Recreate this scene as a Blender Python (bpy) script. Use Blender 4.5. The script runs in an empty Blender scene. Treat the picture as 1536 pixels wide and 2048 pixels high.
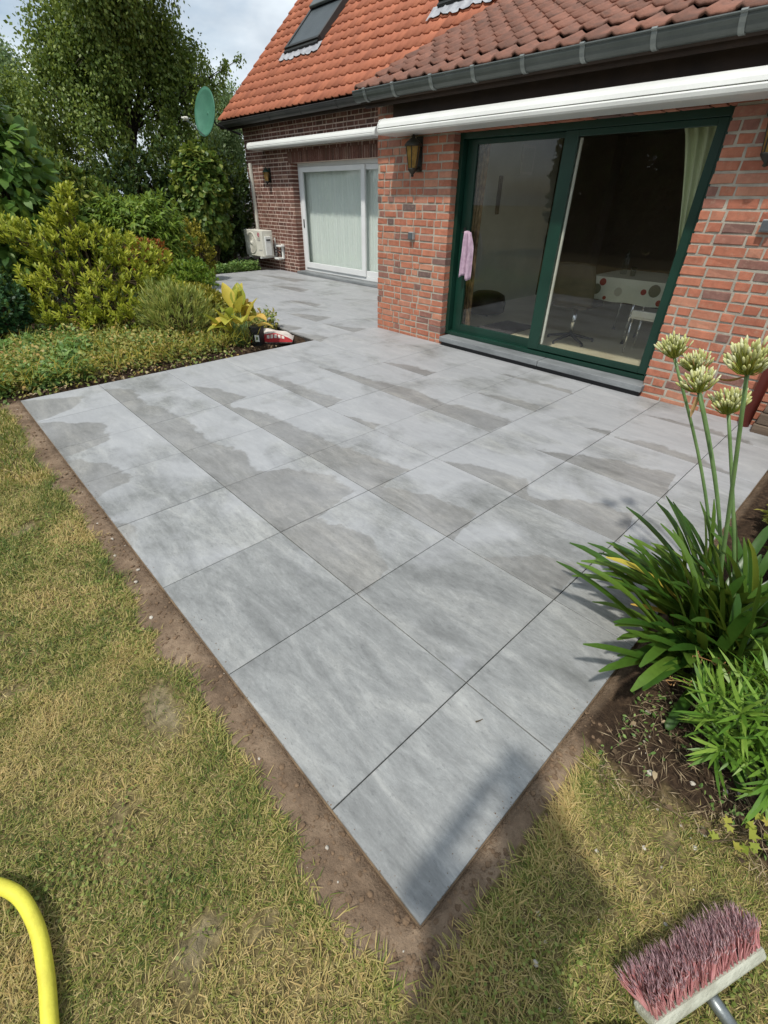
import bpy, math, random
import numpy as np
from mathutils import Vector, Matrix, noise as mnoise

# ------------------------------------------------------------------ camera, sky, sun, exposure
scene = bpy.context.scene
rad = math.radians
CAM = np.array([-0.34948, -0.20357, 1.64601])
FW = np.array([0.5676405, 0.59729071, -0.56659339])
RT = np.array([0.72913846, -0.68430563, 0.00910551])
UP = np.array([0.38228441, 0.41829369, 0.82394722])
cd = bpy.data.cameras.new('camera')
cd.sensor_fit = 'VERTICAL'; cd.sensor_height = 36.0; cd.lens = 36.0 * 912.2 / 2048.0
cd.clip_start = 0.02; cd.clip_end = 600
cam = bpy.data.objects.new('camera', cd)
scene.collection.objects.link(cam)
mw = Matrix.Identity(4)
for i in range(3):
    mw[i][0] = RT[i]; mw[i][1] = UP[i]; mw[i][2] = -FW[i]; mw[i][3] = CAM[i]
cam.matrix_world = mw
scene.camera = cam

SUN_EL, SUN_AZ = 59.0, 18.0      # shadows run toward +x, turned 18 degrees to +y
world = bpy.data.worlds.new('World'); scene.world = world; world.use_nodes = True
wt = world.node_tree; wt.nodes.clear()
wo = wt.nodes.new('ShaderNodeOutputWorld')
sky = wt.nodes.new('ShaderNodeTexSky'); sky.sky_type = 'NISHITA'; sky.sun_disc = False
sky.sun_elevation = rad(SUN_EL); sky.sun_rotation = rad(252); sky.air_density = 1.2; sky.dust_density = 2.0
bg1 = wt.nodes.new('ShaderNodeBackground'); bg1.inputs['Strength'].default_value = 0.12
bg2 = wt.nodes.new('ShaderNodeBackground'); bg2.inputs['Strength'].default_value = 1.15
tc = wt.nodes.new('ShaderNodeTexCoord')
mp = wt.nodes.new('ShaderNodeMapping'); mp.inputs['Scale'].default_value = (1.0, 1.0, 2.2); mp.inputs['Location'].default_value = (0.35, 0.1, 0.0)
nz = wt.nodes.new('ShaderNodeTexNoise'); nz.inputs['Scale'].default_value = 2.3; nz.inputs['Detail'].default_value = 7; nz.inputs['Roughness'].default_value = 0.55
rp = wt.nodes.new('ShaderNodeValToRGB'); rp.color_ramp.elements[0].position = 0.33; rp.color_ramp.elements[1].position = 0.52
nz2 = wt.nodes.new('ShaderNodeTexNoise'); nz2.inputs['Scale'].default_value = 3.4; nz2.inputs['Detail'].default_value = 5
rp2 = wt.nodes.new('ShaderNodeValToRGB'); rp2.color_ramp.elements[0].color = (0.40, 0.46, 0.53, 1); rp2.color_ramp.elements[1].color = (0.80, 0.87, 0.92, 1)
rp2.color_ramp.elements[0].position = 0.38; rp2.color_ramp.elements[1].position = 0.62
mx = wt.nodes.new('ShaderNodeMixShader')
L = wt.links.new
L(tc.outputs['Generated'], mp.inputs['Vector']); L(mp.outputs[0], nz.inputs['Vector']); L(mp.outputs[0], nz2.inputs['Vector'])
L(nz.outputs['Fac'], rp.inputs['Fac']); L(nz2.outputs['Fac'], rp2.inputs['Fac'])
L(sky.outputs[0], bg1.inputs['Color']); L(rp2.outputs['Color'], bg2.inputs['Color'])
L(rp.outputs['Color'], mx.inputs['Fac']); L(bg1.outputs[0], mx.inputs[1]); L(bg2.outputs[0], mx.inputs[2]); L(mx.outputs[0], wo.inputs['Surface'])

sd = bpy.data.lights.new('sun', 'SUN'); sd.energy = 2.9; sd.angle = rad(2.2); sd.color = (1.0, 0.95, 0.87)
sun = bpy.data.objects.new('sun', sd); scene.collection.objects.link(sun)
ldir = Vector((math.cos(rad(SUN_AZ)) * math.cos(rad(SUN_EL)), math.sin(rad(SUN_AZ)) * math.cos(rad(SUN_EL)), -math.sin(rad(SUN_EL))))
sun.rotation_euler = ldir.to_track_quat('-Z', 'Y').to_euler(); sun.location = (-6, -2, 10)
scene.view_settings.view_transform = 'Standard'; scene.view_settings.look = 'None'
scene.view_settings.exposure = 0.18; scene.view_settings.gamma = 1.0
scene.render.engine = 'CYCLES'
scene.cycles.max_bounces = 6; scene.cycles.diffuse_bounces = 3; scene.cycles.glossy_bounces = 3; scene.cycles.transparent_max_bounces = 12
scene.cycles.sample_clamp_indirect = 6.0

# ------------------------------------------------------------------ helpers
col = scene.collection
rng = np.random.default_rng(7)
random.seed(11)

def lin(r, g, b):
    f = lambda c: (c / 255 / 12.92) if c / 255 <= 0.04045 else ((c / 255 + 0.055) / 1.055) ** 2.4
    return (f(r), f(g), f(b))

def worldloc(o):
    p = Vector((0, 0, 0))
    while o is not None:
        p = p + o.location; o = o.parent
    return p

def tag(o, label=None, cat=None, group=None, kind=None):
    if label: o['label'] = label
    if cat: o['category'] = cat
    if group: o['group'] = group
    if kind: o['kind'] = kind
    return o

def empty(name, loc, label=None, cat=None, group=None):
    o = bpy.data.objects.new(name, None); o.empty_display_size = 0.1
    col.objects.link(o); o.location = loc
    return tag(o, label, cat, group)

def fastmesh(name, V, T):
    V = np.asarray(V, dtype=np.float32); T = np.asarray(T, dtype=np.int32)
    me = bpy.data.meshes.new(name)
    me.vertices.add(len(V)); me.vertices.foreach_set('co', V.ravel())
    k = T.shape[1]
    me.loops.add(T.size); me.loops.foreach_set('vertex_index', T.ravel())
    me.polygons.add(len(T)); me.polygons.foreach_set('loop_start', np.arange(0, T.size, k, dtype=np.int32))
    me.update(calc_edges=True); me.validate()
    return me

def link(name, me, m, parent=None, origin=None, smooth=False, bevel=0, kind=None):
    """link a mesh whose vertices are given in world space"""
    o = bpy.data.objects.new(name, me)
    if parent is not None:
        org = worldloc(parent); o.parent = parent
    else:
        org = Vector(origin) if origin is not None else Vector((0, 0, 0)); o.location = org
    me.transform(Matrix.Translation(-org))
    if m is not None and len(me.materials) == 0: me.materials.append(m)
    if smooth:
        me.polygons.foreach_set('use_smooth', np.ones(len(me.polygons), dtype=bool))
    col.objects.link(o)
    if bevel:
        b = o.modifiers.new('bevel', 'BEVEL'); b.width = bevel; b.segments = 2; b.limit_method = 'ANGLE'; b.angle_limit = rad(40)
    if kind: o['kind'] = kind
    return o

class MB:
    def __init__(s): s.v = []; s.f = []
    def add(s, V, F):
        n = len(s.v); s.v += [tuple(map(float, p)) for p in V]; s.f += [tuple(i + n for i in q) for q in F]; return s
    def box(s, x0, x1, y0, y1, z0, z1):
        return s.add([(x0,y0,z0),(x1,y0,z0),(x1,y1,z0),(x0,y1,z0),(x0,y0,z1),(x1,y0,z1),(x1,y1,z1),(x0,y1,z1)],
                     [(0,3,2,1),(4,5,6,7),(0,1,5,4),(1,2,6,5),(2,3,7,6),(3,0,4,7)])
    def obox(s, c, ax, h):
        c = np.array(c, float); A = [np.array(a, float) for a in ax]
        P = []
        for k in (-1, 1):
            for (i, j) in ((-1,-1),(1,-1),(1,1),(-1,1)):
                P.append(c + A[0]*i*h[0] + A[1]*j*h[1] + A[2]*k*h[2])
        return s.add(P, [(0,3,2,1),(4,5,6,7),(0,1,5,4),(1,2,6,5),(2,3,7,6),(3,0,4,7)])
    def tube(s, P, r, n=8, cap=True):
        P = [np.array(p, float) for p in P]
        if not hasattr(r, '__len__'): r = [r] * len(P)
        ref = None; rings = []
        for i, p in enumerate(P):
            t = P[min(i+1, len(P)-1)] - P[max(i-1, 0)]; t = t / (np.linalg.norm(t) + 1e-9)
            if ref is None:
                ref = np.cross(t, (0,0,1.0) if abs(t[2]) < .9 else (1.0,0,0))
            ref = ref - t * (ref @ t); ref = ref / (np.linalg.norm(ref) + 1e-9)
            b = np.cross(t, ref)
            rings.append([p + r[i]*(ref*math.cos(2*math.pi*k/n) + b*math.sin(2*math.pi*k/n)) for k in range(n)])
        V = [q for R in rings for q in R]; F = []
        for i in range(len(P)-1):
            for k in range(n):
                a = i*n+k; b2 = i*n+(k+1)%n
                F.append((a, b2, b2+n, a+n))
        if cap:
            F.append(tuple(range(n-1, -1, -1))); F.append(tuple(range((len(P)-1)*n, len(P)*n)))
        return s.add(V, F)
    def lathe(s, prof, c, n=16, ax=None):
        """prof: list of (radius, height); ax: 3 axis vectors (u, v, w) with w the axis"""
        A = ax if ax is not None else ((1,0,0),(0,1,0),(0,0,1))
        A = [np.array(a, float) for a in A]; c = np.array(c, float)
        V = []; F = []
        for (r, h) in prof:
            for k in range(n):
                a = 2*math.pi*k/n
                V.append(c + A[0]*r*math.cos(a) + A[1]*r*math.sin(a) + A[2]*h)
        for i in range(len(prof)-1):
            for k in range(n):
                F.append((i*n+k, i*n+(k+1)%n, (i+1)*n+(k+1)%n, (i+1)*n+k))
        F.append(tuple(range(n-1, -1, -1))); F.append(tuple(range((len(prof)-1)*n, len(prof)*n)))
        return s.add(V, F)
    def extrude(s, poly, fn, d0, d1):
        """poly: 2-D outline; fn(a, b, d) -> world point; extruded from d0 to d1"""
        n = len(poly)
        V = [fn(a, b, d0) for a, b in poly] + [fn(a, b, d1) for a, b in poly]
        F = [tuple(range(n-1, -1, -1)), tuple(range(n, 2*n))] + [(i, (i+1)%n, n+(i+1)%n, n+i) for i in range(n)]
        return s.add(V, F)
    def build(s, name, m, parent=None, origin=None, smooth=False, bevel=0, kind=None):
        me = bpy.data.meshes.new(name); me.from_pydata(s.v, [], s.f); me.update()
        return link(name, me, m, parent, origin, smooth, bevel, kind)

# ------------------------------------------------------------------ materials
def newmat(name):
    m = bpy.data.materials.new(name); m.use_nodes = True
    nt = m.node_tree; nt.nodes.clear()
    out = nt.nodes.new('ShaderNodeOutputMaterial'); return m, nt, out

def nd(nt, t, **kw):
    n = nt.nodes.new('ShaderNode' + t)
    for k, v in kw.items():
        if k in n.inputs: n.inputs[k].default_value = v
        else: setattr(n, k, v)
    return n

def mathn(nt, op, a, b=None, c=None, clamp=False):
    n = nt.nodes.new('ShaderNodeMath'); n.operation = op; n.use_clamp = clamp
    for i, x in enumerate((a, b, c)):
        if x is None: continue
        if isinstance(x, (int, float)): n.inputs[i].default_value = x
        else: nt.links.new(x, n.inputs[i])
    return n.outputs[0]

def mixc(nt, fac, a, b, mode='MIX'):
    n = nt.nodes.new('ShaderNodeMix'); n.data_type = 'RGBA'; n.blend_type = mode
    for idx, x in ((0, fac), (6, a), (7, b)):
        if isinstance(x, (int, float)): n.inputs[idx].default_value = x
        elif isinstance(x, tuple): n.inputs[idx].default_value = (*x[:3], 1)
        else: nt.links.new(x, n.inputs[idx])
    return n.outputs[2]

def coords(nt, kind='world', scale=(1,1,1)):
    if kind == 'world': src = nt.nodes.new('ShaderNodeNewGeometry').outputs['Position']
    else: src = nt.nodes.new('ShaderNodeTexCoord').outputs['Object']
    m = nt.nodes.new('ShaderNodeMapping'); m.inputs['Scale'].default_value = scale
    nt.links.new(src, m.inputs['Vector']); return m.outputs[0]

def noisen(nt, vec, scale, detail=4, rough=.55, dist=0):
    n = nt.nodes.new('ShaderNodeTexNoise'); n.inputs['Scale'].default_value = scale; n.inputs['Detail'].default_value = detail
    n.inputs['Roughness'].default_value = rough; n.inputs['Distortion'].default_value = dist
    nt.links.new(vec, n.inputs['Vector']); return n.outputs['Fac']

def ramp(nt, fac, stops):
    r = nt.nodes.new('ShaderNodeValToRGB'); e = r.color_ramp.elements
    while len(e) < len(stops): e.new(0.5)
    for i, (p, c) in enumerate(stops):
        e[i].position = p; e[i].color = (*c[:3], 1) if hasattr(c, '__len__') else (c, c, c, 1)
    nt.links.new(fac, r.inputs['Fac']); return r.outputs['Color']

def principled(nt, out, colr, rough=.7, bump=None, bstr=.3, bdist=.01, metal=0, spec=.5, **kw):
    p = nt.nodes.new('ShaderNodeBsdfPrincipled')
    if isinstance(colr, tuple): p.inputs['Base Color'].default_value = (*colr[:3], 1)
    else: nt.links.new(colr, p.inputs['Base Color'])
    if isinstance(rough, (int, float)): p.inputs['Roughness'].default_value = rough
    else: nt.links.new(rough, p.inputs['Roughness'])
    p.inputs['Metallic'].default_value = metal; p.inputs['Specular IOR Level'].default_value = spec
    for k, v in kw.items(): p.inputs[k].default_value = v
    if bump is not None:
        b = nt.nodes.new('ShaderNodeBump'); b.inputs['Strength'].default_value = bstr; b.inputs['Distance'].default_value = bdist
        nt.links.new(bump, b.inputs['Height']); nt.links.new(b.outputs[0], p.inputs['Normal'])
    nt.links.new(p.outputs[0], out.inputs['Surface']); return p

def gm(name, c1, c2=None, ns=6, rough=.7, bump=0, bscale=60, rnd=None, ramt=.25, stretch=(1,1,1), metal=0, spec=.4, lo=.35, hi=.65, kind='world'):
    """general procedural material: two colours mixed by noise, random value per object or island, fine bump"""
    m, nt, out = newmat(name)
    c2 = c2 or tuple(x * .75 for x in c1)
    v = coords(nt, kind, stretch)
    c = ramp(nt, noisen(nt, v, ns, 6), [(lo, c1), (hi, c2)])
    if rnd:
        if rnd == 'obj': r = nt.nodes.new('ShaderNodeObjectInfo').outputs['Random']
        else: r = nt.nodes.new('ShaderNodeNewGeometry').outputs['Random Per Island']
        g = mathn(nt, 'MULTIPLY_ADD', r, 2 * ramt, 1 - ramt)
        h = nt.nodes.new('ShaderNodeHueSaturation'); nt.links.new(g, h.inputs['Value']); nt.links.new(c, h.inputs['Color']); c = h.outputs[0]
    fine = noisen(nt, v, bscale, 5, .6)
    c = mixc(nt, .18, c, fine, 'OVERLAY')
    principled(nt, out, c, rough, fine if bump else None, bump, .01, metal, spec)
    return m

def leafmat(name, stops, trans=.35, rough=.45, nsc=2.2, wr=.62):
    m, nt, out = newmat(name)
    r = nt.nodes.new('ShaderNodeNewGeometry').outputs['Random Per Island']
    r = mathn(nt, 'FRACT', mathn(nt, 'ADD', r, nt.nodes.new('ShaderNodeObjectInfo').outputs['Random']))
    v = coords(nt, 'world')
    n = noisen(nt, v, nsc, 3)
    f = mathn(nt, 'ADD', mathn(nt, 'MULTIPLY', r, wr), mathn(nt, 'MULTIPLY', n, 1 - wr))
    c = ramp(nt, f, stops)
    n2 = noisen(nt, v, 60, 2)
    c = mixc(nt, .25, c, n2, 'OVERLAY')
    p = nt.nodes.new('ShaderNodeBsdfPrincipled'); nt.links.new(c, p.inputs['Base Color'])
    p.inputs['Roughness'].default_value = rough; p.inputs['Specular IOR Level'].default_value = .35
    t = nt.nodes.new('ShaderNodeBsdfTranslucent')
    c2 = mixc(nt, .5, c, (.35, .42, .05), 'MIX'); nt.links.new(c2, t.inputs['Color'])
    mxs = nt.nodes.new('ShaderNodeMixShader'); mxs.inputs[0].default_value = trans
    nt.links.new(p.outputs[0], mxs.inputs[1]); nt.links.new(t.outputs[0], mxs.inputs[2]); nt.links.new(mxs.outputs[0], out.inputs['Surface'])
    return m

def brickmat(name, rnd, stops, spot=.5):
    m, nt, out = newmat(name)
    if rnd == 'obj': r = nt.nodes.new('ShaderNodeObjectInfo').outputs['Random']
    else: r = nt.nodes.new('ShaderNodeNewGeometry').outputs['Random Per Island']
    c = ramp(nt, r, stops)
    v = coords(nt, 'world')
    n = noisen(nt, v, 14, 6, .65)
    c = mixc(nt, .48, c, n, 'OVERLAY')
    # cement smears and chalky bloom left on the faces
    n3 = noisen(nt, v, 22, 6, .7)
    bl = ramp(nt, n3, [(.54, 0.0), (.74, 1.0)])
    c = mixc(nt, mathn(nt, 'MULTIPLY', bl, spot), c, lin(176, 150, 130))
    f = noisen(nt, v, 90, 5, .65)
    principled(nt, out, c, .88, f, .55, .006, 0, .25)
    return m

MAT = {}
def tilemat():
    """grey stone-look porcelain, half dry: damp patches still lie on the washed paving"""
    m, nt, out = newmat('porcelain_paving')
    pos = nt.nodes.new('ShaderNodeNewGeometry').outputs['Position']
    v = coords(nt, 'world')
    rn = nt.nodes.new('ShaderNodeObjectInfo').outputs['Random']
    # stone print: streaks along y, shifted on each slab
    cmb = nt.nodes.new('ShaderNodeCombineXYZ'); nt.links.new(mathn(nt, 'MULTIPLY', rn, 40), cmb.inputs[0]); nt.links.new(mathn(nt, 'MULTIPLY', rn, 77), cmb.inputs[1])
    ad = nt.nodes.new('ShaderNodeVectorMath'); ad.operation = 'ADD'; nt.links.new(pos, ad.inputs[0]); nt.links.new(cmb.outputs[0], ad.inputs[1])
    ms = nt.nodes.new('ShaderNodeMapping'); ms.inputs['Scale'].default_value = (3.2, .8, 1); ms.inputs['Rotation'].default_value = (0, 0, rad(12)); nt.links.new(ad.outputs[0], ms.inputs['Vector'])
    s1 = noisen(nt, ms.outputs[0], 1.7, 9, .68, .7)
    ms2 = nt.nodes.new('ShaderNodeMapping'); ms2.inputs['Scale'].default_value = (11, 4.2, 1); ms2.inputs['Rotation'].default_value = (0, 0, rad(10)); nt.links.new(ad.outputs[0], ms2.inputs['Vector'])
    s2 = noisen(nt, ms2.outputs[0], 2.0, 7, .72, .5)
    base = ramp(nt, s1, [(.30, lin(112, 114, 113)), (.5, lin(136, 138, 137)), (.70, lin(160, 161, 158))])
    base = mixc(nt, .48, base, s2, 'OVERLAY')
    ms3 = nt.nodes.new('ShaderNodeMapping'); ms3.inputs['Scale'].default_value = (46, 15, 1); ms3.inputs['Rotation'].default_value = (0, 0, rad(14)); nt.links.new(ad.outputs[0], ms3.inputs['Vector'])
    base = mixc(nt, .34, base, noisen(nt, ms3.outputs[0], 1.6, 6, .75, .6), 'OVERLAY')
    base = mixc(nt, .10, base, noisen(nt, v, 160, 3), 'OVERLAY')
    pit = ramp(nt, noisen(nt, ms2.outputs[0], 7, 4, .7), [(.32, 1.0), (.42, 0.0)])
    base = mixc(nt, mathn(nt, 'MULTIPLY', pit, .42), base, lin(88, 90, 92))
    hs = nt.nodes.new('ShaderNodeHueSaturation'); nt.links.new(mathn(nt, 'MULTIPLY_ADD', rn, .12, .94), hs.inputs['Value']); nt.links.new(base, hs.inputs['Color']); base = hs.outputs[0]
    # damp patches: water still lies along the long joints, on their far side, and thins out along each slab
    dn = noisen(nt, v, 1.9, 4); n6 = noisen(nt, v, 7, 5, .6)
    sx = nt.nodes.new('ShaderNodeSeparateXYZ'); nt.links.new(pos, sx.inputs[0])
    yy = mathn(nt, 'ADD', sx.outputs[1], mathn(nt, 'MULTIPLY', mathn(nt, 'SUBTRACT', dn, .5), .22))
    yn = mathn(nt, 'DIVIDE', yy, 12.5, clamp=True)
    cix = mathn(nt, 'FLOOR', mathn(nt, 'DIVIDE', sx.outputs[0], .7)); xl = mathn(nt, 'SUBTRACT', sx.outputs[0], mathn(nt, 'MULTIPLY', cix, .7))
    COLS = [
     [(2.2,0),(2.45,.10),(2.6,0),(2.9,0),(3.05,.30),(3.4,.22),(3.7,0),(3.8,.36),(4.2,.45),(4.45,.2),(4.6,0),(4.75,.35),(5.0,.5),(5.2,.2),(5.3,0)],
     [(1.09,0),(1.13,.30),(1.5,.36),(1.78,.22),(1.80,.62),(2.1,.64),(2.45,.5),(2.5,.28),(2.9,.36),(3.2,.25),(3.6,.30),(4.2,.26),(4.5,.16),(4.9,.24),(5.1,0)],
     [(.39,0),(.41,.34),(.62,.26),(.8,0),(1.05,0),(1.1,.34),(1.4,.28),(1.78,.10),(1.80,.42),(2.2,.36),(2.5,.28),(3.0,.25),(3.5,.18),(3.9,.04),(3.92,.26),(4.3,.2),(4.6,0)],
     [(.39,0),(.41,.38),(.75,.28),(1.05,.04),(1.09,.24),(1.4,.18),(1.75,0),(2.5,0),(2.52,.12),(3.0,0),(3.2,0),(3.22,.26),(3.6,.18),(4.0,.17),(4.3,.1),(4.6,0)],
     [(.39,0),(.41,.42),(.8,.32),(1.08,.2),(1.1,.16),(1.4,0),(1.78,0),(1.80,.36),(2.3,.32),(2.5,.22),(3.0,.29),(3.5,.18),(4.0,.09),(4.3,0)],
     [(.1,0),(.4,.12),(.8,.12),(1.06,0),(1.09,0),(1.1,.13),(1.35,0),(1.78,0),(1.8,.16),(2.2,.12),(2.5,0),(3.2,0),(3.22,.2),(3.6,.16),(3.9,0),(5.2,0),(5.25,.25),(5.6,.15),(5.98,0),(6.0,.3),(6.4,.2),(6.6,0)],
     [(.2,0),(.3,.1),(.9,.06),(1.1,0),(1.8,0),(1.82,.1),(2.5,.06),(2.9,0),(5.28,0),(5.3,.3),(5.7,.1),(6.2,0),(6.3,.4),(6.8,.2),(7.1,0)],
     [(7.2,0),(7.3,.25),(7.9,.1),(8.1,0),(11.2,0),(11.25,.3),(12,.1),(12.3,0)],
     [(8.7,0),(8.8,.35),(9.4,.25),(10,0)],
     [(9.9,0),(10,.4),(10.6,.3),(11.4,.1),(11.7,0)]]
    W = None
    for k, pts in enumerate(COLS):
        fc = nt.nodes.new('ShaderNodeFloatCurve'); cm = fc.mapping; c = cm.curves[0]; cm.use_clip = False
        P = [(0, 0)] + [(a_ / 12.5, b_) for a_, b_ in pts] + [(1, 0)]
        c.points[0].location = P[0]; c.points[1].location = P[-1]
        for q in P[1:-1]: c.points.new(*q)
        for q in c.points: q.handle_type = 'VECTOR'
        cm.update(); nt.links.new(yn, fc.inputs['Value'])
        on = mathn(nt, 'COMPARE', cix, float(k), .1)
        t = mathn(nt, 'MULTIPLY', fc.outputs[0], on); W = t if W is None else mathn(nt, 'ADD', W, t)
    some = mathn(nt, 'GREATER_THAN', W, .012)
    lim = mathn(nt, 'ADD', W, mathn(nt, 'MULTIPLY', mathn(nt, 'MULTIPLY', mathn(nt, 'SUBTRACT', n6, .5), .20), some))
    edge = mathn(nt, 'SUBTRACT', xl, lim)
    wet = nt.nodes.new('ShaderNodeMapRange'); wet.interpolation_type = 'SMOOTHSTEP'
    wet.inputs['From Min'].default_value = .010; wet.inputs['From Max'].default_value = -.024
    nt.links.new(edge, wet.inputs['Value']); w = mathn(nt, 'MULTIPLY', mathn(nt, 'MULTIPLY', wet.outputs[0], some), mathn(nt, 'MULTIPLY_ADD', dn, .9, .42, clamp=True))
    # the grout film left where slabs dried first is paler
    fn_ = mathn(nt, 'ADD', noisen(nt, v, 1.5, 6, .6, .4), mathn(nt, 'MULTIPLY', mathn(nt, 'SUBTRACT', mathn(nt, 'MINIMUM', mathn(nt, 'ADD', sx.outputs[0], sx.outputs[1]), 4.2), 3.0), .085))
    film = ramp(nt, fn_, [(.42, 0.0), (.60, 1.0)])
    dry = mixc(nt, mathn(nt, 'MULTIPLY', film, .52), base, lin(178, 180, 184))
    wetc = mixc(nt, 1.0, base, lin(226, 221, 216), 'MULTIPLY')
    c = mixc(nt, mathn(nt, 'MULTIPLY', w, .74), dry, wetc)
    rough = mathn(nt, 'SUBTRACT', .52, mathn(nt, 'MULTIPLY', w, .06))
    h = mathn(nt, 'ADD', s2, mathn(nt, 'MULTIPLY', noisen(nt, v, 110, 4), .5))
    principled(nt, out, c, rough, h, .22, .006, 0, .45)
    return m

def groundmat():
    m, nt, out = newmat('soil_and_thatch')
    at = nt.nodes.new('ShaderNodeAttribute'); at.attribute_name = 'soil'; at.attribute_type = 'GEOMETRY'
    v = coords(nt, 'world')
    n1 = noisen(nt, v, 5, 8, .65); n2 = noisen(nt, v, 34, 6, .7); n3 = noisen(nt, v, 120, 4, .7)
    soil = ramp(nt, n1, [(.3, lin(100, 84, 69)), (.5, lin(130, 111, 92)), (.7, lin(156, 136, 114))])
    soil = mixc(nt, .45, soil, n2, 'OVERLAY')
    at3 = nt.nodes.new('ShaderNodeAttribute'); at3.attribute_name = 'bare'; at3.attribute_type = 'GEOMETRY'
    bare = at3.outputs['Fac']
    lawn = mixc(nt, bare, ramp(nt, n2, [(.3, lin(70, 62, 40)), (.5, lin(112, 100, 66)), (.68, lin(154, 138, 98))]), ramp(nt, n2, [(.3, lin(112, 102, 80)), (.65, lin(160, 148, 122))]))
    mul = ramp(nt, n2, [(.3, lin(38, 30, 24)), (.55, lin(70, 56, 44)), (.72, lin(104, 86, 66))])
    f = ramp(nt, mathn(nt, 'ADD', at.outputs['Fac'], mathn(nt, 'MULTIPLY', mathn(nt, 'SUBTRACT', n1, .5), .3)), [(.42, 0.0), (.58, 1.0)])
    at2 = nt.nodes.new('ShaderNodeAttribute'); at2.attribute_name = 'mulch'; at2.attribute_type = 'GEOMETRY'
    c = mixc(nt, f, lawn, soil)
    c = mixc(nt, at2.outputs['Fac'], c, mul)
    h = mathn(nt, 'ADD', mathn(nt, 'MULTIPLY', n2, 1.0), mathn(nt, 'MULTIPLY', n3, .5))
    principled(nt, out, c, .95, h, .8, .02, 0, .15)
    return m

def glassmat(name, tint=(.955, .965, .955), ior=1.5):
    m, nt, out = newmat(name)
    t = nd(nt, 'BsdfTransparent'); t.inputs['Color'].default_value = (*tint, 1)
    g = nd(nt, 'BsdfGlossy'); g.inputs['Roughness'].default_value = 0.01
    ge = nd(nt, 'NewGeometry'); dt = nt.nodes.new('ShaderNodeVectorMath'); dt.operation = 'DOT_PRODUCT'
    nt.links.new(ge.outputs['Normal'], dt.inputs[0]); nt.links.new(ge.outputs['Incoming'], dt.inputs[1])
    cs = mathn(nt, 'SUBTRACT', 1.0, mathn(nt, 'ABSOLUTE', dt.outputs['Value']), clamp=True)
    f0 = ((ior - 1) / (ior + 1)) ** 2
    fac = mathn(nt, 'MULTIPLY_ADD', mathn(nt, 'POWER', cs, 5.0), 1 - f0, f0)     # same reflectance on both faces of a thin pane
    x = nd(nt, 'MixShader'); nt.links.new(fac, x.inputs[0]); nt.links.new(t.outputs[0], x.inputs[1]); nt.links.new(g.outputs[0], x.inputs[2])
    nt.links.new(x.outputs[0], out.inputs['Surface']); return m

MAT['tile'] = tilemat(); MAT['ground'] = groundmat()
BR = [(0.0, lin(160, 100, 80)), (.25, lin(178, 116, 92)), (.5, lin(168, 106, 84)), (.72, lin(184, 130, 106)), (.9, lin(150, 102, 88)), (.975, lin(126, 96, 88)), (1.0, lin(104, 88, 84))]
MAT['brick'] = brickmat('red_brick', 'obj', BR)
MAT['brick_i'] = brickmat('red_brick_joined', 'island', BR)
BR2 = [(0.0, lin(92, 62, 54)), (.3, lin(116, 80, 70)), (.6, lin(106, 72, 62)), (.8, lin(130, 96, 84)), (.92, lin(82, 58, 52)), (1.0, lin(146, 114, 98))]
MAT['brick_main'] = brickmat('dark_red_brick', 'island', BR2, .25)
MAT['mortar'] = gm('mortar', lin(180, 174, 160), lin(154, 148, 136), 9, .95, .5, 120)
MAT['mortar_main'] = gm('pinkish_mortar', lin(226, 206, 192), lin(198, 178, 164), 9, .95, .4, 120)
MAT['rooftile'] = gm('orange_clay_tile', lin(170, 104, 76), lin(152, 90, 66), 3, .75, .3, 50, 'obj', .13)
MAT['rooftile_i'] = gm('orange_clay_tile_joined', lin(170, 104, 76), lin(152, 90, 66), 3, .75, .3, 50, 'island', .13)
MAT['rooftile2'] = gm('weathered_brown_tile', lin(132, 92, 77), lin(102, 76, 66), 5, .8, .5, 45, 'obj', .16, lo=.4, hi=.7)
MAT['rooftile2_i'] = gm('weathered_brown_tile_joined', lin(132, 92, 77), lin(102, 76, 66), 5, .8, .5, 45, 'island', .16)
MAT['zinc'] = gm('grey_zinc', lin(88, 94, 92), lin(76, 82, 80), 3, .42, .05, 30, metal=.25, spec=.5)
MAT['zinc_dark'] = gm('dark_gutter', lin(62, 62, 60), lin(52, 52, 52), 3, .5)
MAT['white'] = gm('white_lacquer', lin(226, 228, 224), lin(214, 216, 212), 2, .32, 0, spec=.5)
MAT['ivory'] = gm('offwhite_plastic', lin(222, 220, 208), lin(206, 204, 192), 3, .5)
MAT['pvc'] = gm('white_pvc', lin(228, 230, 230), lin(218, 220, 220), 2, .35)
MAT['green_frame'] = gm('green_lacquer', lin(17, 56, 44), lin(13, 48, 37), 3, .38, spec=.5)
MAT['dark_wood'] = gm('dark_brown_board', lin(58, 44, 36), lin(44, 34, 28), 4, .7)
MAT['slate'] = gm('bluestone', lin(132, 136, 138), lin(102, 106, 108), 6, .7, .3, 60, stretch=(1, .3, 1))
MAT['black'] = gm('black_plastic', lin(28, 29, 32), lin(20, 21, 24), 8, .5)
MAT['dark_metal'] = gm('black_iron', lin(34, 36, 34), lin(26, 28, 26), 12, .55, .2, 60)
MAT['chrome'] = gm('chrome', (.8, .8, .8), (.7, .7, .7), 4, .15, metal=1)
MAT['steel'] = gm('galvanised_steel', lin(150, 156, 156), lin(120, 126, 126), 14, .4, .1, metal=.7)
MAT['glass'] = glassmat('window_glass')
MAT['amber'] = gm('amber_glass', lin(150, 118, 60), lin(118, 92, 46), 30, .25, .3, 40)
MAT['wood'] = gm('weathered_timber', lin(128, 112, 96), lin(88, 74, 62), 4, .85, .5, 40, stretch=(1, .15, 3))
MAT['pipe_red'] = gm('red_brown_pipe', lin(140, 62, 50), lin(116, 50, 42), 4, .5)
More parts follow.
